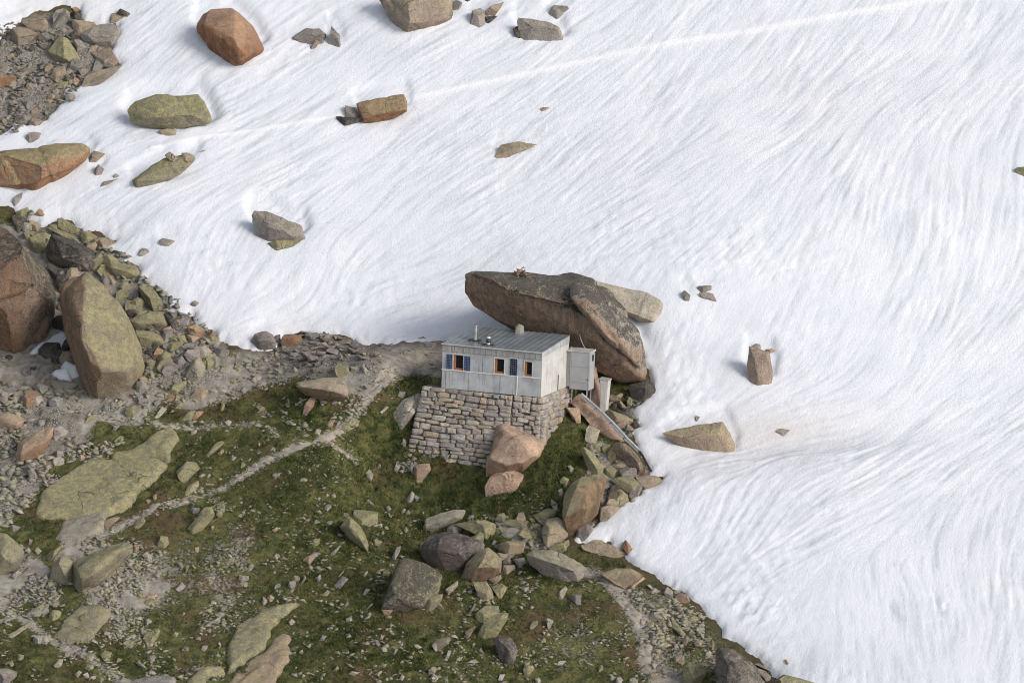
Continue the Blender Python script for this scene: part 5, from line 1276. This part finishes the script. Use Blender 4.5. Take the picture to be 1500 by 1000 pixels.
# windows
for s0, s1, z0, z1 in WIN:
    m = MB(HO)
    for a, b, c, d in ((s0 - 0.05, s0, z0 - 0.05, z1 + 0.05), (s1, s1 + 0.05, z0 - 0.05, z1 + 0.05), (s0, s1, z1, z1 + 0.05)): m.box(H, (a, -0.028, c), (b, -0.013, d))
    wo = m.build('window', MET_L, hut)
    m = MB(HO); g = 0.11; r = 0.055
    m.box(H, (s0 + .002, 0.01, z0 + .002), (s0 + g, 0.15, z1 - .002)); m.box(H, (s1 - r, 0.06, z0 + .002), (s1 - .002, 0.15, z1 - .002))
    m.box(H, (s0 + g, 0.02, z0 + .002), (s1 - r, 0.15, z0 + g)); m.box(H, (s0 + g, 0.06, z1 - r), (s1 - r, 0.15, z1 - .002))
    m.build('frame', WOODO, wo)
    m = MB(HO); m.box(H, (s0 + g, 0.10, z0 + g), (s1 - r, 0.112, z1 - r)); m.build('pane', GLASS, wo)
    m = MB(HO); m.box(H, (s0 - 0.07, -0.07, z0 - 0.04), (s1 + 0.09, 0.008, z0 - 0.005)); m.build('sill', WHITE, wo)
# solar panels
for s0, s1, z0, z1, nx_, ny_, cm in ((0.27, 0.64, 1.22, 2.08, 4, 9, BLUE), (1.37, 1.76, 1.20, 2.06, 4, 9, BLUE), (4.19, 4.64, 1.17, 2.17, 4, 9, NAVY)):
    so_ = MB(HO).box(H, (s0, -0.05, z0), (s1, -0.015, z1)).build('solar_panel', GRIDM, hut)
    m = MB(HO); cw, ch = (s1 - s0 - 0.03) / nx_, (z1 - z0 - 0.03) / ny_
    for i in range(nx_):
        for j in range(ny_):
            m.box(H, (s0 + 0.015 + i * cw + 0.007, -0.053, z0 + 0.015 + j * ch + 0.007), (s0 + 0.015 + (i + 1) * cw - 0.007, -0.0502, z0 + 0.015 + (j + 1) * ch - 0.007))
    m.build('cell_array', cm, so_)
m = MB(HO); m.box(H, (4.19, -0.06, 2.175), (4.66, -0.013, 2.20)); m.build('panel_cap', WHITE, hut)
m = MB(HO); m.tube([H(4.66, -0.055, 1.13), H(4.66, -0.055, -0.02)], 0.022, 8); m.build('drain_tube', WHITE, hut)
# stovepipe, ventilator
cp_ = H(1.52, 1.05, ztop(1.05)); zz = np.array([0, 0, 1.0])
ch = MB(HO).tube([cp_, cp_ + zz * 0.86], 0.10, 16).build('chimney', STEEL, hut)
MB(HO).tube([cp_ + zz * 0.885, cp_ + zz * 0.93], 0.135, 16).build('cap', STEEL, ch)
MB(HO).tube([cp_ + zz * 0.80, cp_ + zz * 0.90], 0.07, 10).tube([cp_ + zz * 0.43, cp_ + zz * 0.46], 0.112, 16).build('collar', DARKM, ch)
MB(HO).box(H, (1.20, 0.84, ztop(.84)), (1.86, 1.28, ztop(1.28) + 0.03)).build('flashing_plate', DARKM, ch)
MB(HO).tube([cp_ + zz * 0.5, H(2.15, 1.9, ztop(1.9) + .02)], 0.008, 5).build('stay_wire', DARKM, ch)
vp = H(2.62, 0.42, ztop(0.42))
ve = MB(HO).tube([vp, vp + zz * 0.14], 0.09, 12).build('roof_ventilator', WHITE, hut)
MB(HO).box(H, (2.30, 0.30, ztop(.3) + .005), (2.95, 0.55, ztop(.55) + .028)).build('base_plate', DARKM, ve)
MB(HO).tube([vp + zz * h for h in (0.12, 0.17, 0.25, 0.33, 0.38)], [0.07, 0.135, 0.165, 0.135, 0.06], 14).build('turbine', DARKM, ve)
MB(HO).tube([vp + zz * h for h in (0.38, 0.44, 0.50)], [0.06, 0.125, 0.10], 12).build('cowl', WHITE, ve)
MB(HO).tube([vp + zz * h for h in (0.50, 0.56)], [0.08, 0.03], 12).build('lamp', RED, ve)
MB(HO).tube([H(0.12, 0.65, ztop(.65)), H(0.12, 0.65, ztop(.65) + 0.22)], 0.012, 6).build('peg', STEEL, hut)

# ------------------------------------------------------------------ dry-stone plinth under the hut: every stone a piece
UNIT = []
for k in range(12):
    g = np.random.default_rng(900 + k); ring = []
    for (cx_, cy_) in ((-.5, -.5), (.5, -.5), (.5, .5), (-.5, .5)):
        jx, jy = g.uniform(-0.05, 0.04, 2); c1, c2 = g.uniform(0.06, 0.24, 2); sx, sy = np.sign(cx_), np.sign(cy_)
        a = (cx_ + sx * jx - sx * c1, cy_ + sy * jy); b = (cx_ + sx * jx, cy_ + sy * jy - sy * c2)
        ring += [b, a] if sx * sy > 0 and True else [a, b]
    ring = sorted(ring, key=lambda q: math.atan2(q[1], q[0]))
    v, f = [], []
    for sc_r, dp in ((0.97, 0.9), (1.0, 0.12), (0.86, -0.20), (0.50, -0.34)):
        for (x, y) in ring: v.append((x * sc_r + g.uniform(-.02, .02), dp + g.uniform(-.07, .07) * (dp < 0.5), y * sc_r + g.uniform(-.02, .02)))
    for l in range(3):
        for j in range(8): f.append((l * 8 + j, l * 8 + (j + 1) % 8, (l + 1) * 8 + (j + 1) % 8, (l + 1) * 8 + j))
    f.append(tuple(24 + j for j in range(8))); f.append(tuple(range(7, -1, -1)))
    me = bpy.data.meshes.new('stone'); me.from_pydata(v, [], f)
    b = bmesh.new(); b.from_mesh(me); bmesh.ops.recalc_face_normals(b, faces=b.faces); b.to_mesh(me); b.free(); me.materials.append(ROCK); UNIT.append(me)
def n3(*a): return np.array(a, float)
J = HA - fh * (LS * 0.27)
nside = np.cross(gh, [0, 0, 1]); nside = nside / np.linalg.norm(nside)
if nside[0] < 0: nside = -nside
faces_ = [  # corners TL, TR, BR, BL of each battered face, rows, column width
 (HB + nf * .24 - fh * 1.05 + n3(0, 0, .06), J + nf * .24 + n3(0, 0, -.02), J + nf * 1.05 + fh * .1 + n3(0, 0, -5.0), HB + nf * 1.15 - fh * 1.75 + n3(0, 0, -5.0), 18, 0.64),
 (J + nf * .04 + fh * .02 + n3(0, 0, -.02), HA + nf * .04 + fh * .04 + n3(0, 0, -.02), HA + nf * .45 + fh * .25 + n3(0, 0, -3.6), J + nf * .5 + n3(0, 0, -3.6), 11, 0.55),
 (HA + nside * .05 + n3(0, 0, -.02) + nf * .03, HA + Gv * 1.02 + nside * .05 + n3(0, 0, -.02), HA + Gv * 1.1 + nside * .35 + n3(0, 0, -2.9), HA + nside * .35 + nf * .4 + n3(0, 0, -3.6), 10, 0.66)]
wall = empty('stone_plinth_wall', HB + n3(0, 0, -4.8), 'dry-stone plinth wall of grey-tan stones carrying the metal hut', 'stone wall')
WO = np.array(wall.location)
m = MB(WO)
for tl, tr_, br, bl, *_ in faces_[:1]:
    back = gh * 1.2; m.hexa([bl + gh * .12, br + gh * .12, br + back, bl + back, tl + gh * .12 - n3(0,0,.05), tr_ + gh * .12 - n3(0,0,.05), tr_ + back - n3(0,0,.05), tl + back - n3(0,0,.05)])
a, b_, c_, d_ = HA + nf * -.08 - nside * .06, HA + Gv * 1.02 - nside * .06, HB + Gv * .9, J + nf * -.08
lo = n3(0, 0, -3.7); m.hexa([HA + nf * .33 + nside * .22 + lo, HA + Gv * 1.1 + nside * .22 + lo, HB + Gv * .9 + lo, J + nf * .38 + lo, a - n3(0,0,.07), b_ - n3(0,0,.07), c_ - n3(0,0,.07), d_ - n3(0,0,.07)])
m.build('core', MORTAR, wall)
g = np.random.default_rng(12)
for tl, tr_, br, bl, rows, cw in faces_:
    hs = g.uniform(0.7, 1.35, rows); hs = np.cumsum(hs) / hs.sum(); v0 = 0.0
    nrm = np.cross(tr_ - tl, bl - tl); nrm = nrm / np.linalg.norm(nrm)
    if nrm @ (F * -1) < 0: nrm = -nrm
    for r_ in range(rows):
        v1 = hs[r_]; vm = (v0 + v1) / 2; L0 = tl + (bl - tl) * vm; L1 = tr_ + (br - tr_) * vm; Lw = np.linalg.norm(L1 - L0); u = 0.0
        while u < 1 - 1e-6:
            du = cw * g.uniform(0.55, 1.55) / Lw
            if 1 - (u + du) < 0.4 * cw / Lw: du = 1 - u
            c = L0 + (L1 - L0) * (u + du / 2); wv = (L1 - L0) / Lw; hh = np.linalg.norm(bl - tl) * (v1 - v0)
            upv = np.cross(wv, -nrm); upv = upv / np.linalg.norm(upv)
            if upv[2] < 0: upv = -upv
            o = bpy.data.objects.new('stone', UNIT[g.integers(0, 12)]); col.objects.link(o); o.parent = wall
            tilt = g.normal(0, 0.045); wv2 = wv * math.cos(tilt) + upv * math.sin(tilt); up2 = upv * math.cos(tilt) - wv * math.sin(tilt)
            X_, Y_, Z_ = wv2 * du * Lw * g.uniform(.98, 1.03), -nrm * 0.30 * g.uniform(.8, 1.2), up2 * hh * g.uniform(.99, 1.09)
            if np.cross(X_, Y_) @ Z_ < 0: X_ = -X_
            pos = c + nrm * g.uniform(-0.04, 0.07) - WO + upv * 0.09 * math.sin(7 * (u + du / 2) + 0.35 * r_ + rows) * min(1, r_ / 2)
            o.matrix_local = Matrix(((X_[0], Y_[0], Z_[0], pos[0]), (X_[1], Y_[1], Z_[1], pos[1]), (X_[2], Y_[2], Z_[2], pos[2]), (0, 0, 0, 1)))
            set_rock(o, g.choice(list('ggggggtw')), g.uniform(1.35, 1.75), 0.18, 0.06, 0.08, int(g.integers(1e6)))
            u += du
        v0 = v1

# ------------------------------------------------------------------ outhouse, white panel, drain pipe, hose, cable, cairn, rubble wall
O0 = P(862, 572, 2.75)
def HX(s, d, z): return O0 + fh * s + gh * d + np.array([0, 0, z])
oh = empty('outhouse', O0, 'tall narrow grey metal outhouse cabinet standing on legs beside the hut', 'outhouse')
W_, D_, T_ = 1.14, 0.74, 2.28
MB(O0).box(HX, (-W_, 0.0, 0), (0, D_, T_)).build('body', BOXM, oh, 0.01)
for z0, z1 in ((0.02, 0.42), (0.44, 1.36), (1.38, T_ - .02)):
    MB(O0).box(HX, (-W_ + .04, -0.025, z0), (-0.05, -0.002, z1)).build('door_panel', BOXM, oh, 0.006)
MB(O0).box(HX, (-W_ - .02, -0.04, 0.0), (-W_ + .03, -0.001, T_)).build('door_post', BOXM, oh)
MB(O0).box(HX, (-0.045, -0.035, 0.0), (0.012, -0.001, T_)).build('door_post', BOXM, oh)
MB(O0).box(HX, (-W_ - .34, 0.10, 0.12), (-W_ - .002, 0.6, T_ - .02)).build('side_panel', MET_L, oh)
for z0, z1 in ((0.02, 1.34), (1.38, T_ - .04)): MB(O0).box(HX, (0.002, 0.03, z0), (0.02, D_ - .03, z1)).build('side_panel', BOXM, oh)
MB(O0).box(HX, (0.022, 0.28, 1.72), (0.032, 0.55, 2.10)).build('vent', DARKM, oh)
MB(O0).hexa([HX(-W_ - .36, -.06, T_), HX(.05, -.06, T_), HX(.05, D_ + .04, T_), HX(-W_ - .36, D_ + .04, T_), HX(-W_ - .36, -.06, T_ + .03), HX(.05, -.06, T_ + .03), HX(.05, D_ + .04, T_ + .10), HX(-W_ - .36, D_ + .04, T_ + .10)]).build('roof', MET_L, oh)
for s_, d_ in ((-W_ + .1, .06), (-.12, .06), (-W_ + .1, D_ - .1), (-.12, D_ - .1)): MB(O0).tube([HX(s_, d_, 0), HX(s_, d_, -0.9)], 0.035, 8).build('leg', STEEL, oh)
MB(O0).box(HX, (-0.10, -0.05, .62), (-0.065, -0.026, .70)).build('latch', DARKM, oh)
MB(O0).tube([HX(-W_ - .1, .2, T_ + .05), HX(-W_ - .1, .2, T_ + .22)], 0.04, 8).build('vent_pipe', STEEL, oh)
p0 = P(879, 597, 3.3)
wp = empty('metal_cupboard', p0, 'slim pale metal cupboard standing among rocks behind the outhouse', 'cupboard')
def HP(s, d, z): return p0 + fh * s + gh * d + np.array([0, 0, z])
MB(p0).hexa([HP(0, 0, -.3), HP(.36, 0, -.3), HP(.36, .35, -.3), HP(0, .35, -.3), HP(-.10, 0, 1.72), HP(.44, 0, 1.66), HP(.44, .4, 1.66), HP(-.10, .4, 1.72)]).build('body', MET_L, wp, 0.01)
MB(p0).hexa([HP(-.14, -.04, 1.725), HP(.48, -.04, 1.665), HP(.48, .44, 1.665), HP(-.14, .44, 1.725), HP(-.14, -.04, 1.755), HP(.48, -.04, 1.695), HP(.48, .44, 1.745), HP(-.14, .44, 1.805)]).build('lid', MET, wp)
MB(p0).box(HP, (.02, -.018, .2), (.32, -.002, 1.55)).build('door', MET_L, wp)
def lift(px, py, h):
    b = hit(px, py); return CAM + ray(px, py) * (float((b - CAM) @ F) - h)
pp = [P(852, 577, 2.9), P(876, 598, 1.9), P(898, 619, 1.0), P(918, 641, 0.2), P(938, 661, -0.6)]
dp = empty('drain_pipe', pp[0], 'long grey drain pipe running down the rocks from the outhouse', 'pipe')
PO = np.array(dp.location)
MB(PO).tube(pp, 0.085, 12).build('pipe', MET, dp)
off = RT * -0.16 + UP * -0.03 - F * 0.02
MB(PO).tube([q + off for q in pp], 0.045, 8).build('rail', STEEL, dp)
for k in (1, 2, 3): MB(PO).tube([pp[k] + off * 1.3, pp[k] - off * 0.8], 0.05, 8).build('clamp', DARKM, dp)
hz = [P(937, 661, -0.75), P(942, 668, -1.0), P(948, 680, -1.5), P(954, 690, -2.0)]
tag(MB(hz[0]).tube(hz, 0.07, 10).build('hose', DARKM), 'short black hose continuing from the lower end of the drain pipe', 'hose')
ca = [P(849, 490, 3.9), P(851, 497, 3.5), P(854, 505, 3.2), P(858, 511, 3.0), P(862, 516, 2.8)]
tag(MB(ca[0]).tube(ca, 0.02, 6).build('cable', MET_L), 'thin pale cable hanging from the overhanging boulder to the outhouse', 'cable')

def ray_on(ob, px, py):
    ok, loc, _, _ = ob.ray_cast(Vector(CAM) - ob.location, Vector(ray(px, py)).normalized()); return np.array(loc + ob.location) if ok else None
cb = ray_on(gbo, 764, 406); cb = P(764, 404, 6.5) if cb is None else cb + F * 0.3
VAR = []
for k in range(10):
    g = np.random.default_rng(300 + k); VAR.append(rock_mesh('stone', g.normal(size=(11, 3)) * 0.22 * np.array([1.25, 1.0, 0.75]) , 300 + k, 14, cuts=3))
cairn = empty('cairn', cb, 'small cairn of tan stones with a stick on the overhanging boulder', 'cairn')
g = np.random.default_rng(8)
for lay, (n_, r_) in enumerate(((8, .40), (7, .36), (6, .33), (5, .27), (3, .16))):
    for k in range(n_):
        a = 2 * math.pi * k / n_ + lay * .5 + g.normal(0, .1); o = bpy.data.objects.new('stone', VAR[g.integers(0, 10)]); col.objects.link(o); o.parent = cairn
        o.location = (math.cos(a) * r_, math.sin(a) * r_ * .8, -0.06 + lay * .115); o.rotation_euler = (g.normal(0, .15), g.normal(0, .15), a)
        q = g.uniform(.36, .5); o.scale = (q * 1.1, q, q * .55); set_rock(o, 'p', .9, .15, .15, .3, int(g.integers(1e6)))
o = MB((0, 0, 0)).tube([(-.12, 0, .42), (.05, 0, .60), (.12, 0, .66)], .022, 6).tube([(.0, 0, .55), (.22, .02, .60)], .018, 6).build('stick', WOODO, cairn)

# scattered single pieces that read as a wall remnant
rw_poly = [(395,520),(405,500),(425,492),(470,488),(505,500),(548,520),(572,524),(566,532),(520,526),(504,524),(500,545),(470,548),(432,548),(420,530)]
rw = empty('rubble_wall', hit(480, 530), 'tumbled grey dry-stone wall and rubble heap on the terrace edge', 'stone wall'); RWO = np.array(rw.location)
n_ = 0
for k in range(4000):
    px, py = g.uniform(395, 575), g.uniform(486, 550)
    if n_ >= 120: break
    if poly_sdf(np.array([px]), np.array([py]), rw_poly)[0] < 0: continue
    b = hit(px, py); sz = g.choice([.35, .45, .6, .8], p=[.35, .35, .2, .1])
    o = bpy.data.objects.new('stone', VAR[g.integers(0, 10)]); col.objects.link(o); o.parent = rw
    o.location = b - RWO + n3(0, 0, sz * .12 + g.uniform(0, .15)); o.rotation_euler = (g.normal(0, .25), g.normal(0, .25), g.uniform(0, 6.3)); o.scale = (sz * g.uniform(.9, 1.4), sz, sz * g.uniform(.6, .9))
    set_rock(o, g.choice(list('gggwbt')), g.uniform(.85, 1.1), .2, .2, .1, int(g.integers(1e6))); n_ += 1
for k in range(9):
    b = hit(442 + k * 6.2, 494 + .35 * k); o = bpy.data.objects.new('stone', VAR[k % 10]); col.objects.link(o); o.parent = rw
    o.location = b - RWO + n3(0, 0, .14); o.rotation_euler = (0, 0, g.uniform(0, 6)); sz = g.uniform(.5, .75); o.scale = (sz * 1.2, sz, sz); set_rock(o, 'g', .95, .2, .25, .1, k)
# plank-like sticks and specks on the snow
b = hit(1152, 970); tag(MB(b).box(lambda x, y, z: b + n3(x, y, z), (-.05, -.18, .0), (.06, .22, .07)).build('wood_scrap', WOODO, None, .01), 'short dark wood scrap lying on the snow near the bottom edge', 'wood scrap').rotation_euler = (0.45, 0, .35)

# ------------------------------------------------------------------ rubble too small to pick apart, and grass
def templates(n, k=11):
    out = []
    for i in range(n):
        b = bmesh.new(); gg = np.random.default_rng(60 + i)
        for p in gg.normal(size=(k, 3)) * np.array([.55, .45, .34]): b.verts.new(p)
        bmesh.ops.convex_hull(b, input=b.verts); bmesh.ops.delete(b, geom=[v for v in b.verts if not v.link_faces], context='VERTS')
        bmesh.ops.triangulate(b, faces=b.faces); b.verts.index_update()
        out.append((np.array([v.co[:] for v in b.verts]), np.array([[v.index for v in f.verts] for f in b.faces]))); b.free()
    return out
TPL = templates(10)
ZON = [  # polygon, count, size range in photo px, tone range
 ([(-40,560),(60,585),(110,640),(90,690),(50,730),(0,780),(-40,780)], 620, (3, 11), (.25, 1.0)), ([(-40,40),(40,30),(120,60),(120,130),(60,180),(-40,220)], 520, (2.5, 9), (.1, .55)),
 ([(60,640),(180,640),(150,690),(80,720),(40,740)], 260, (2.5, 8), (.3, 1.0)), ([(110,770),(260,800),(270,900),(190,900),(60,840)], 330, (2.5, 7), (.4, 1.0)),
 ([(0,790),(90,810),(90,890),(20,880),(-30,850)], 330, (2.5, 7), (.15, .8)), ([(150,860),(200,850),(205,900),(170,940),(140,900)], 260, (2, 5), (.5, 1.0)),
 ([(205,880),(240,870),(245,890),(215,910)], 130, (1.5, 4), (.5, 1.0)), ([(160,950),(215,920),(225,935),(180,960)], 130, (1.5, 5), (.5, 1.0)), ([(265,960),(300,945),(310,970),(280,985)], 110, (1.5, 4), (.6, 1.0)),
 ([(305,725),(330,735),(325,755),(310,750)], 110, (1.5, 4), (.6, 1.0)), ([(200,800),(420,800),(430,880),(300,960),(200,960)], 260, (2, 6), (.4, 1.0)), ([(0,880),(330,880),(330,1000),(0,1000)], 420, (2, 7), (.4, 1.0)),
 ([(260,640),(520,640),(560,780),(420,800),(280,760)], 200, (2, 5), (.4, 1.0)), ([(400,750),(620,750),(560,1000),(430,1000)], 330, (2, 6.5), (.4, 1.0)), ([(560,880),(860,830),(940,920),(960,1000),(560,1000)], 520, (1.5, 6), (.35, 1.0)),
 ([(910,860),(1000,870),(1060,930),(1060,1000),(970,1000),(940,900)], 420, (2, 8), (.35, .95)), ([(950,890),(1040,910),(1030,960),(960,960)], 120, (3, 9), (.5, .95)), ([(120,560),(250,540),(400,520),(420,560),(300,600),(180,620)], 420, (2, 7), (.3, 1.0)),
 ([(0,520),(110,540),(120,590),(30,580)], 160, (2, 8), (.3, 1.0)), ([(190,380),(250,430),(320,490),(320,540),(220,560),(200,470)], 260, (3, 10), (.15, .8)), ([(30,310),(130,340),(190,380),(180,420),(60,360)], 160, (3, 10), (.15, .8)),
 ([(400,590),(560,555),(560,600),(460,640),(420,620)], 240, (2, 7), (.35, 1.0)), ([(590,640),(612,620),(606,690),(588,690)], 60, (2, 7), (.3, .9)), ([(720,760),(830,740),(830,800),(740,800)], 160, (2, 7), (.25, .9)),
 ([(860,660),(960,690),(900,760),(830,790),(840,720)], 170, (3, 9), (.15, .7)), ([(885,570),(935,590),(925,640),(880,610)], 90, (3, 10), (.1, .6)), ([(640,740),(800,720),(800,760),(640,780)], 70, (2, 5), (.4, 1.0)),
 ([(340,520),(640,505),(645,552),(560,558),(350,575)], 300, (1.2, 4), (.2, .9)), ([(880,1000),(1050,1000),(1050,1040),(880,1040)], 60, (3, 8), (.3, .9)), ([(650,820),(770,820),(790,870),(700,870)], 60, (2, 8), (.3, .9))]
g = np.random.default_rng(21); allv, allf, allt, nv = [], [], [], 0
bbs = [(np.array(o['poly']), o['bb']) for o in ROCKS]
for poly, cnt, (s0, s1), (t0, t1) in ZON:
    q = np.array(poly); x = g.uniform(q[:, 0].min(), q[:, 0].max(), int(cnt * 6)); y = g.uniform(q[:, 1].min(), q[:, 1].max(), int(cnt * 6))
    cl = noise2(x / 25, y / 25, 1.1, 61, 2)
    ok = (poly_sdf(x, y, poly) + 9 * noise2(x, y, 14, 62, 2) > 0) & (1.6 * cl + g.uniform(-.4, .4, len(x)) > 0.05)
    x, y = x[ok][:int(cnt * 1.5)], y[ok][:int(cnt * 1.5)]
    for px, py in zip(x, y):
        b = hit(px, py); sz = (s0 + (s1 - s0) * g.random() ** 2.6) / 25.0; v, f = TPL[g.integers(0, 10)]
        a = g.uniform(0, 6.28); ca_, sa_ = math.cos(a), math.sin(a); w = v * sz * np.array([g.uniform(.9, 1.5), 1.0, g.uniform(.6, 1.0)])
        w = np.stack([w[:, 0] * ca_ - w[:, 1] * sa_, w[:, 0] * sa_ + w[:, 1] * ca_, w[:, 2] * .8 + 0.35 * w[:, 1]], 1) + b + n3(0, 0, sz * .02)
        allv.append(w); allf.append(f + nv); nv += len(v); allt.append(np.full(len(v), g.uniform(t0, t1)))
for pth in PATHS:
    for (ax, ay, aw), (bx_, by_, bw) in zip(pth[:-1], pth[1:]):
        for _ in range(int(math.hypot(bx_ - ax, by_ - ay) * 0.9)):
            t = g.random(); o_ = g.normal(0, 1.0) * (aw + 1); L_ = math.hypot(bx_ - ax, by_ - ay); px = ax + t * (bx_ - ax) - o_ * (by_ - ay) / L_; py = ay + t * (by_ - ay) + o_ * (bx_ - ax) / L_
            b = hit(px, py); sz = g.uniform(1.2, 5.0) * g.random() / 25 + .04; v, f = TPL[g.integers(0, 10)]; w = v * sz * np.array([1.3, 1, .7]) + b
            allv.append(w); allf.append(f + nv); nv += len(v); allt.append(np.full(len(v), g.uniform(.3, 1)))
me = mesh_np('scattered_stones', np.concatenate(allv), np.concatenate(allf), PEBBLE, smooth=False); attr(me, 'tone', np.concatenate(allt))
o = bpy.data.objects.new('scattered_stones', me); link(o); tag(o, 'countless small pale stones and gravel strewn over the grass and rubble', 'rubble', kind='stuff')

# short alpine grass in tufts
keep = (grass > 0.42) & (SN < -0.35) & (pd > 1.5) & (PX > -60) & (PX < 1200) & (PY < 1070) & (PY > 300)
jj, ii = keep.nonzero(); pr = np.clip(grass[jj, ii] - 0.3, 0.05, 1) * (0.35 + 0.65 * sstep(-.3, .3, noise2(GX[jj, ii], GY[jj, ii], 1.3, 71, 3)))
nt = 62000; sel = g.choice(len(jj), nt, p=pr / pr.sum()); jj, ii = jj[sel], ii[sel]
bx = GX[jj, ii] + g.uniform(-STEP, STEP, nt); by = GY[jj, ii] + g.uniform(-STEP, STEP, nt); bz = samp(ZG, bx, by) - 0.01
lu = lush[jj, ii]; tone = np.clip(0.42 + 0.30 * noise2(bx, by, 2.2, 72, 3) + 0.28 * noise2(bx, by, .5, 73, 2) - .16 * lu + g.normal(0, .17, nt), 0, 1)
NB = 5; V = np.zeros((nt, NB, 3, 3)); hgt = g.uniform(.045, .13, (nt, NB)) * (0.85 + 1.0 * lu[:, None]) * (0.7 + 0.9 * np.clip(noise2(bx, by, .5, 74, 2) + .3, 0, 1))[:, None]
ang = g.uniform(0, 6.28, (nt, NB)); ox = g.normal(0, .06, (nt, NB)); oy = g.normal(0, .06, (nt, NB)); ln_ = g.uniform(.2, 1.1, (nt, NB)) * hgt; la = g.uniform(0, 6.28, (nt, NB)); wd = g.uniform(.016, .036, (nt, NB))
for k, (sx, hh) in enumerate(((-1, 0), (1, 0), (0, 1))):
    V[:, :, k, 0] = bx[:, None] + ox + sx * wd * np.cos(ang) + hh * ln_ * np.cos(la); V[:, :, k, 1] = by[:, None] + oy + sx * wd * np.sin(ang) + hh * ln_ * np.sin(la)
    V[:, :, k, 2] = bz[:, None] + oy * 0.5 + hh * hgt
me = mesh_np('grass', V.reshape(-1, 3), np.arange(nt * NB * 3).reshape(-1, 3), GRASS, smooth=False); attr(me, 'tone', np.repeat(np.clip(tone[:, None] + g.normal(0, .07, (nt, NB)), 0, 1).ravel(), 3))
o = bpy.data.objects.new('grass', me); link(o); tag(o, 'short dark green and brown alpine grass covering the slope', 'grass', kind='stuff')
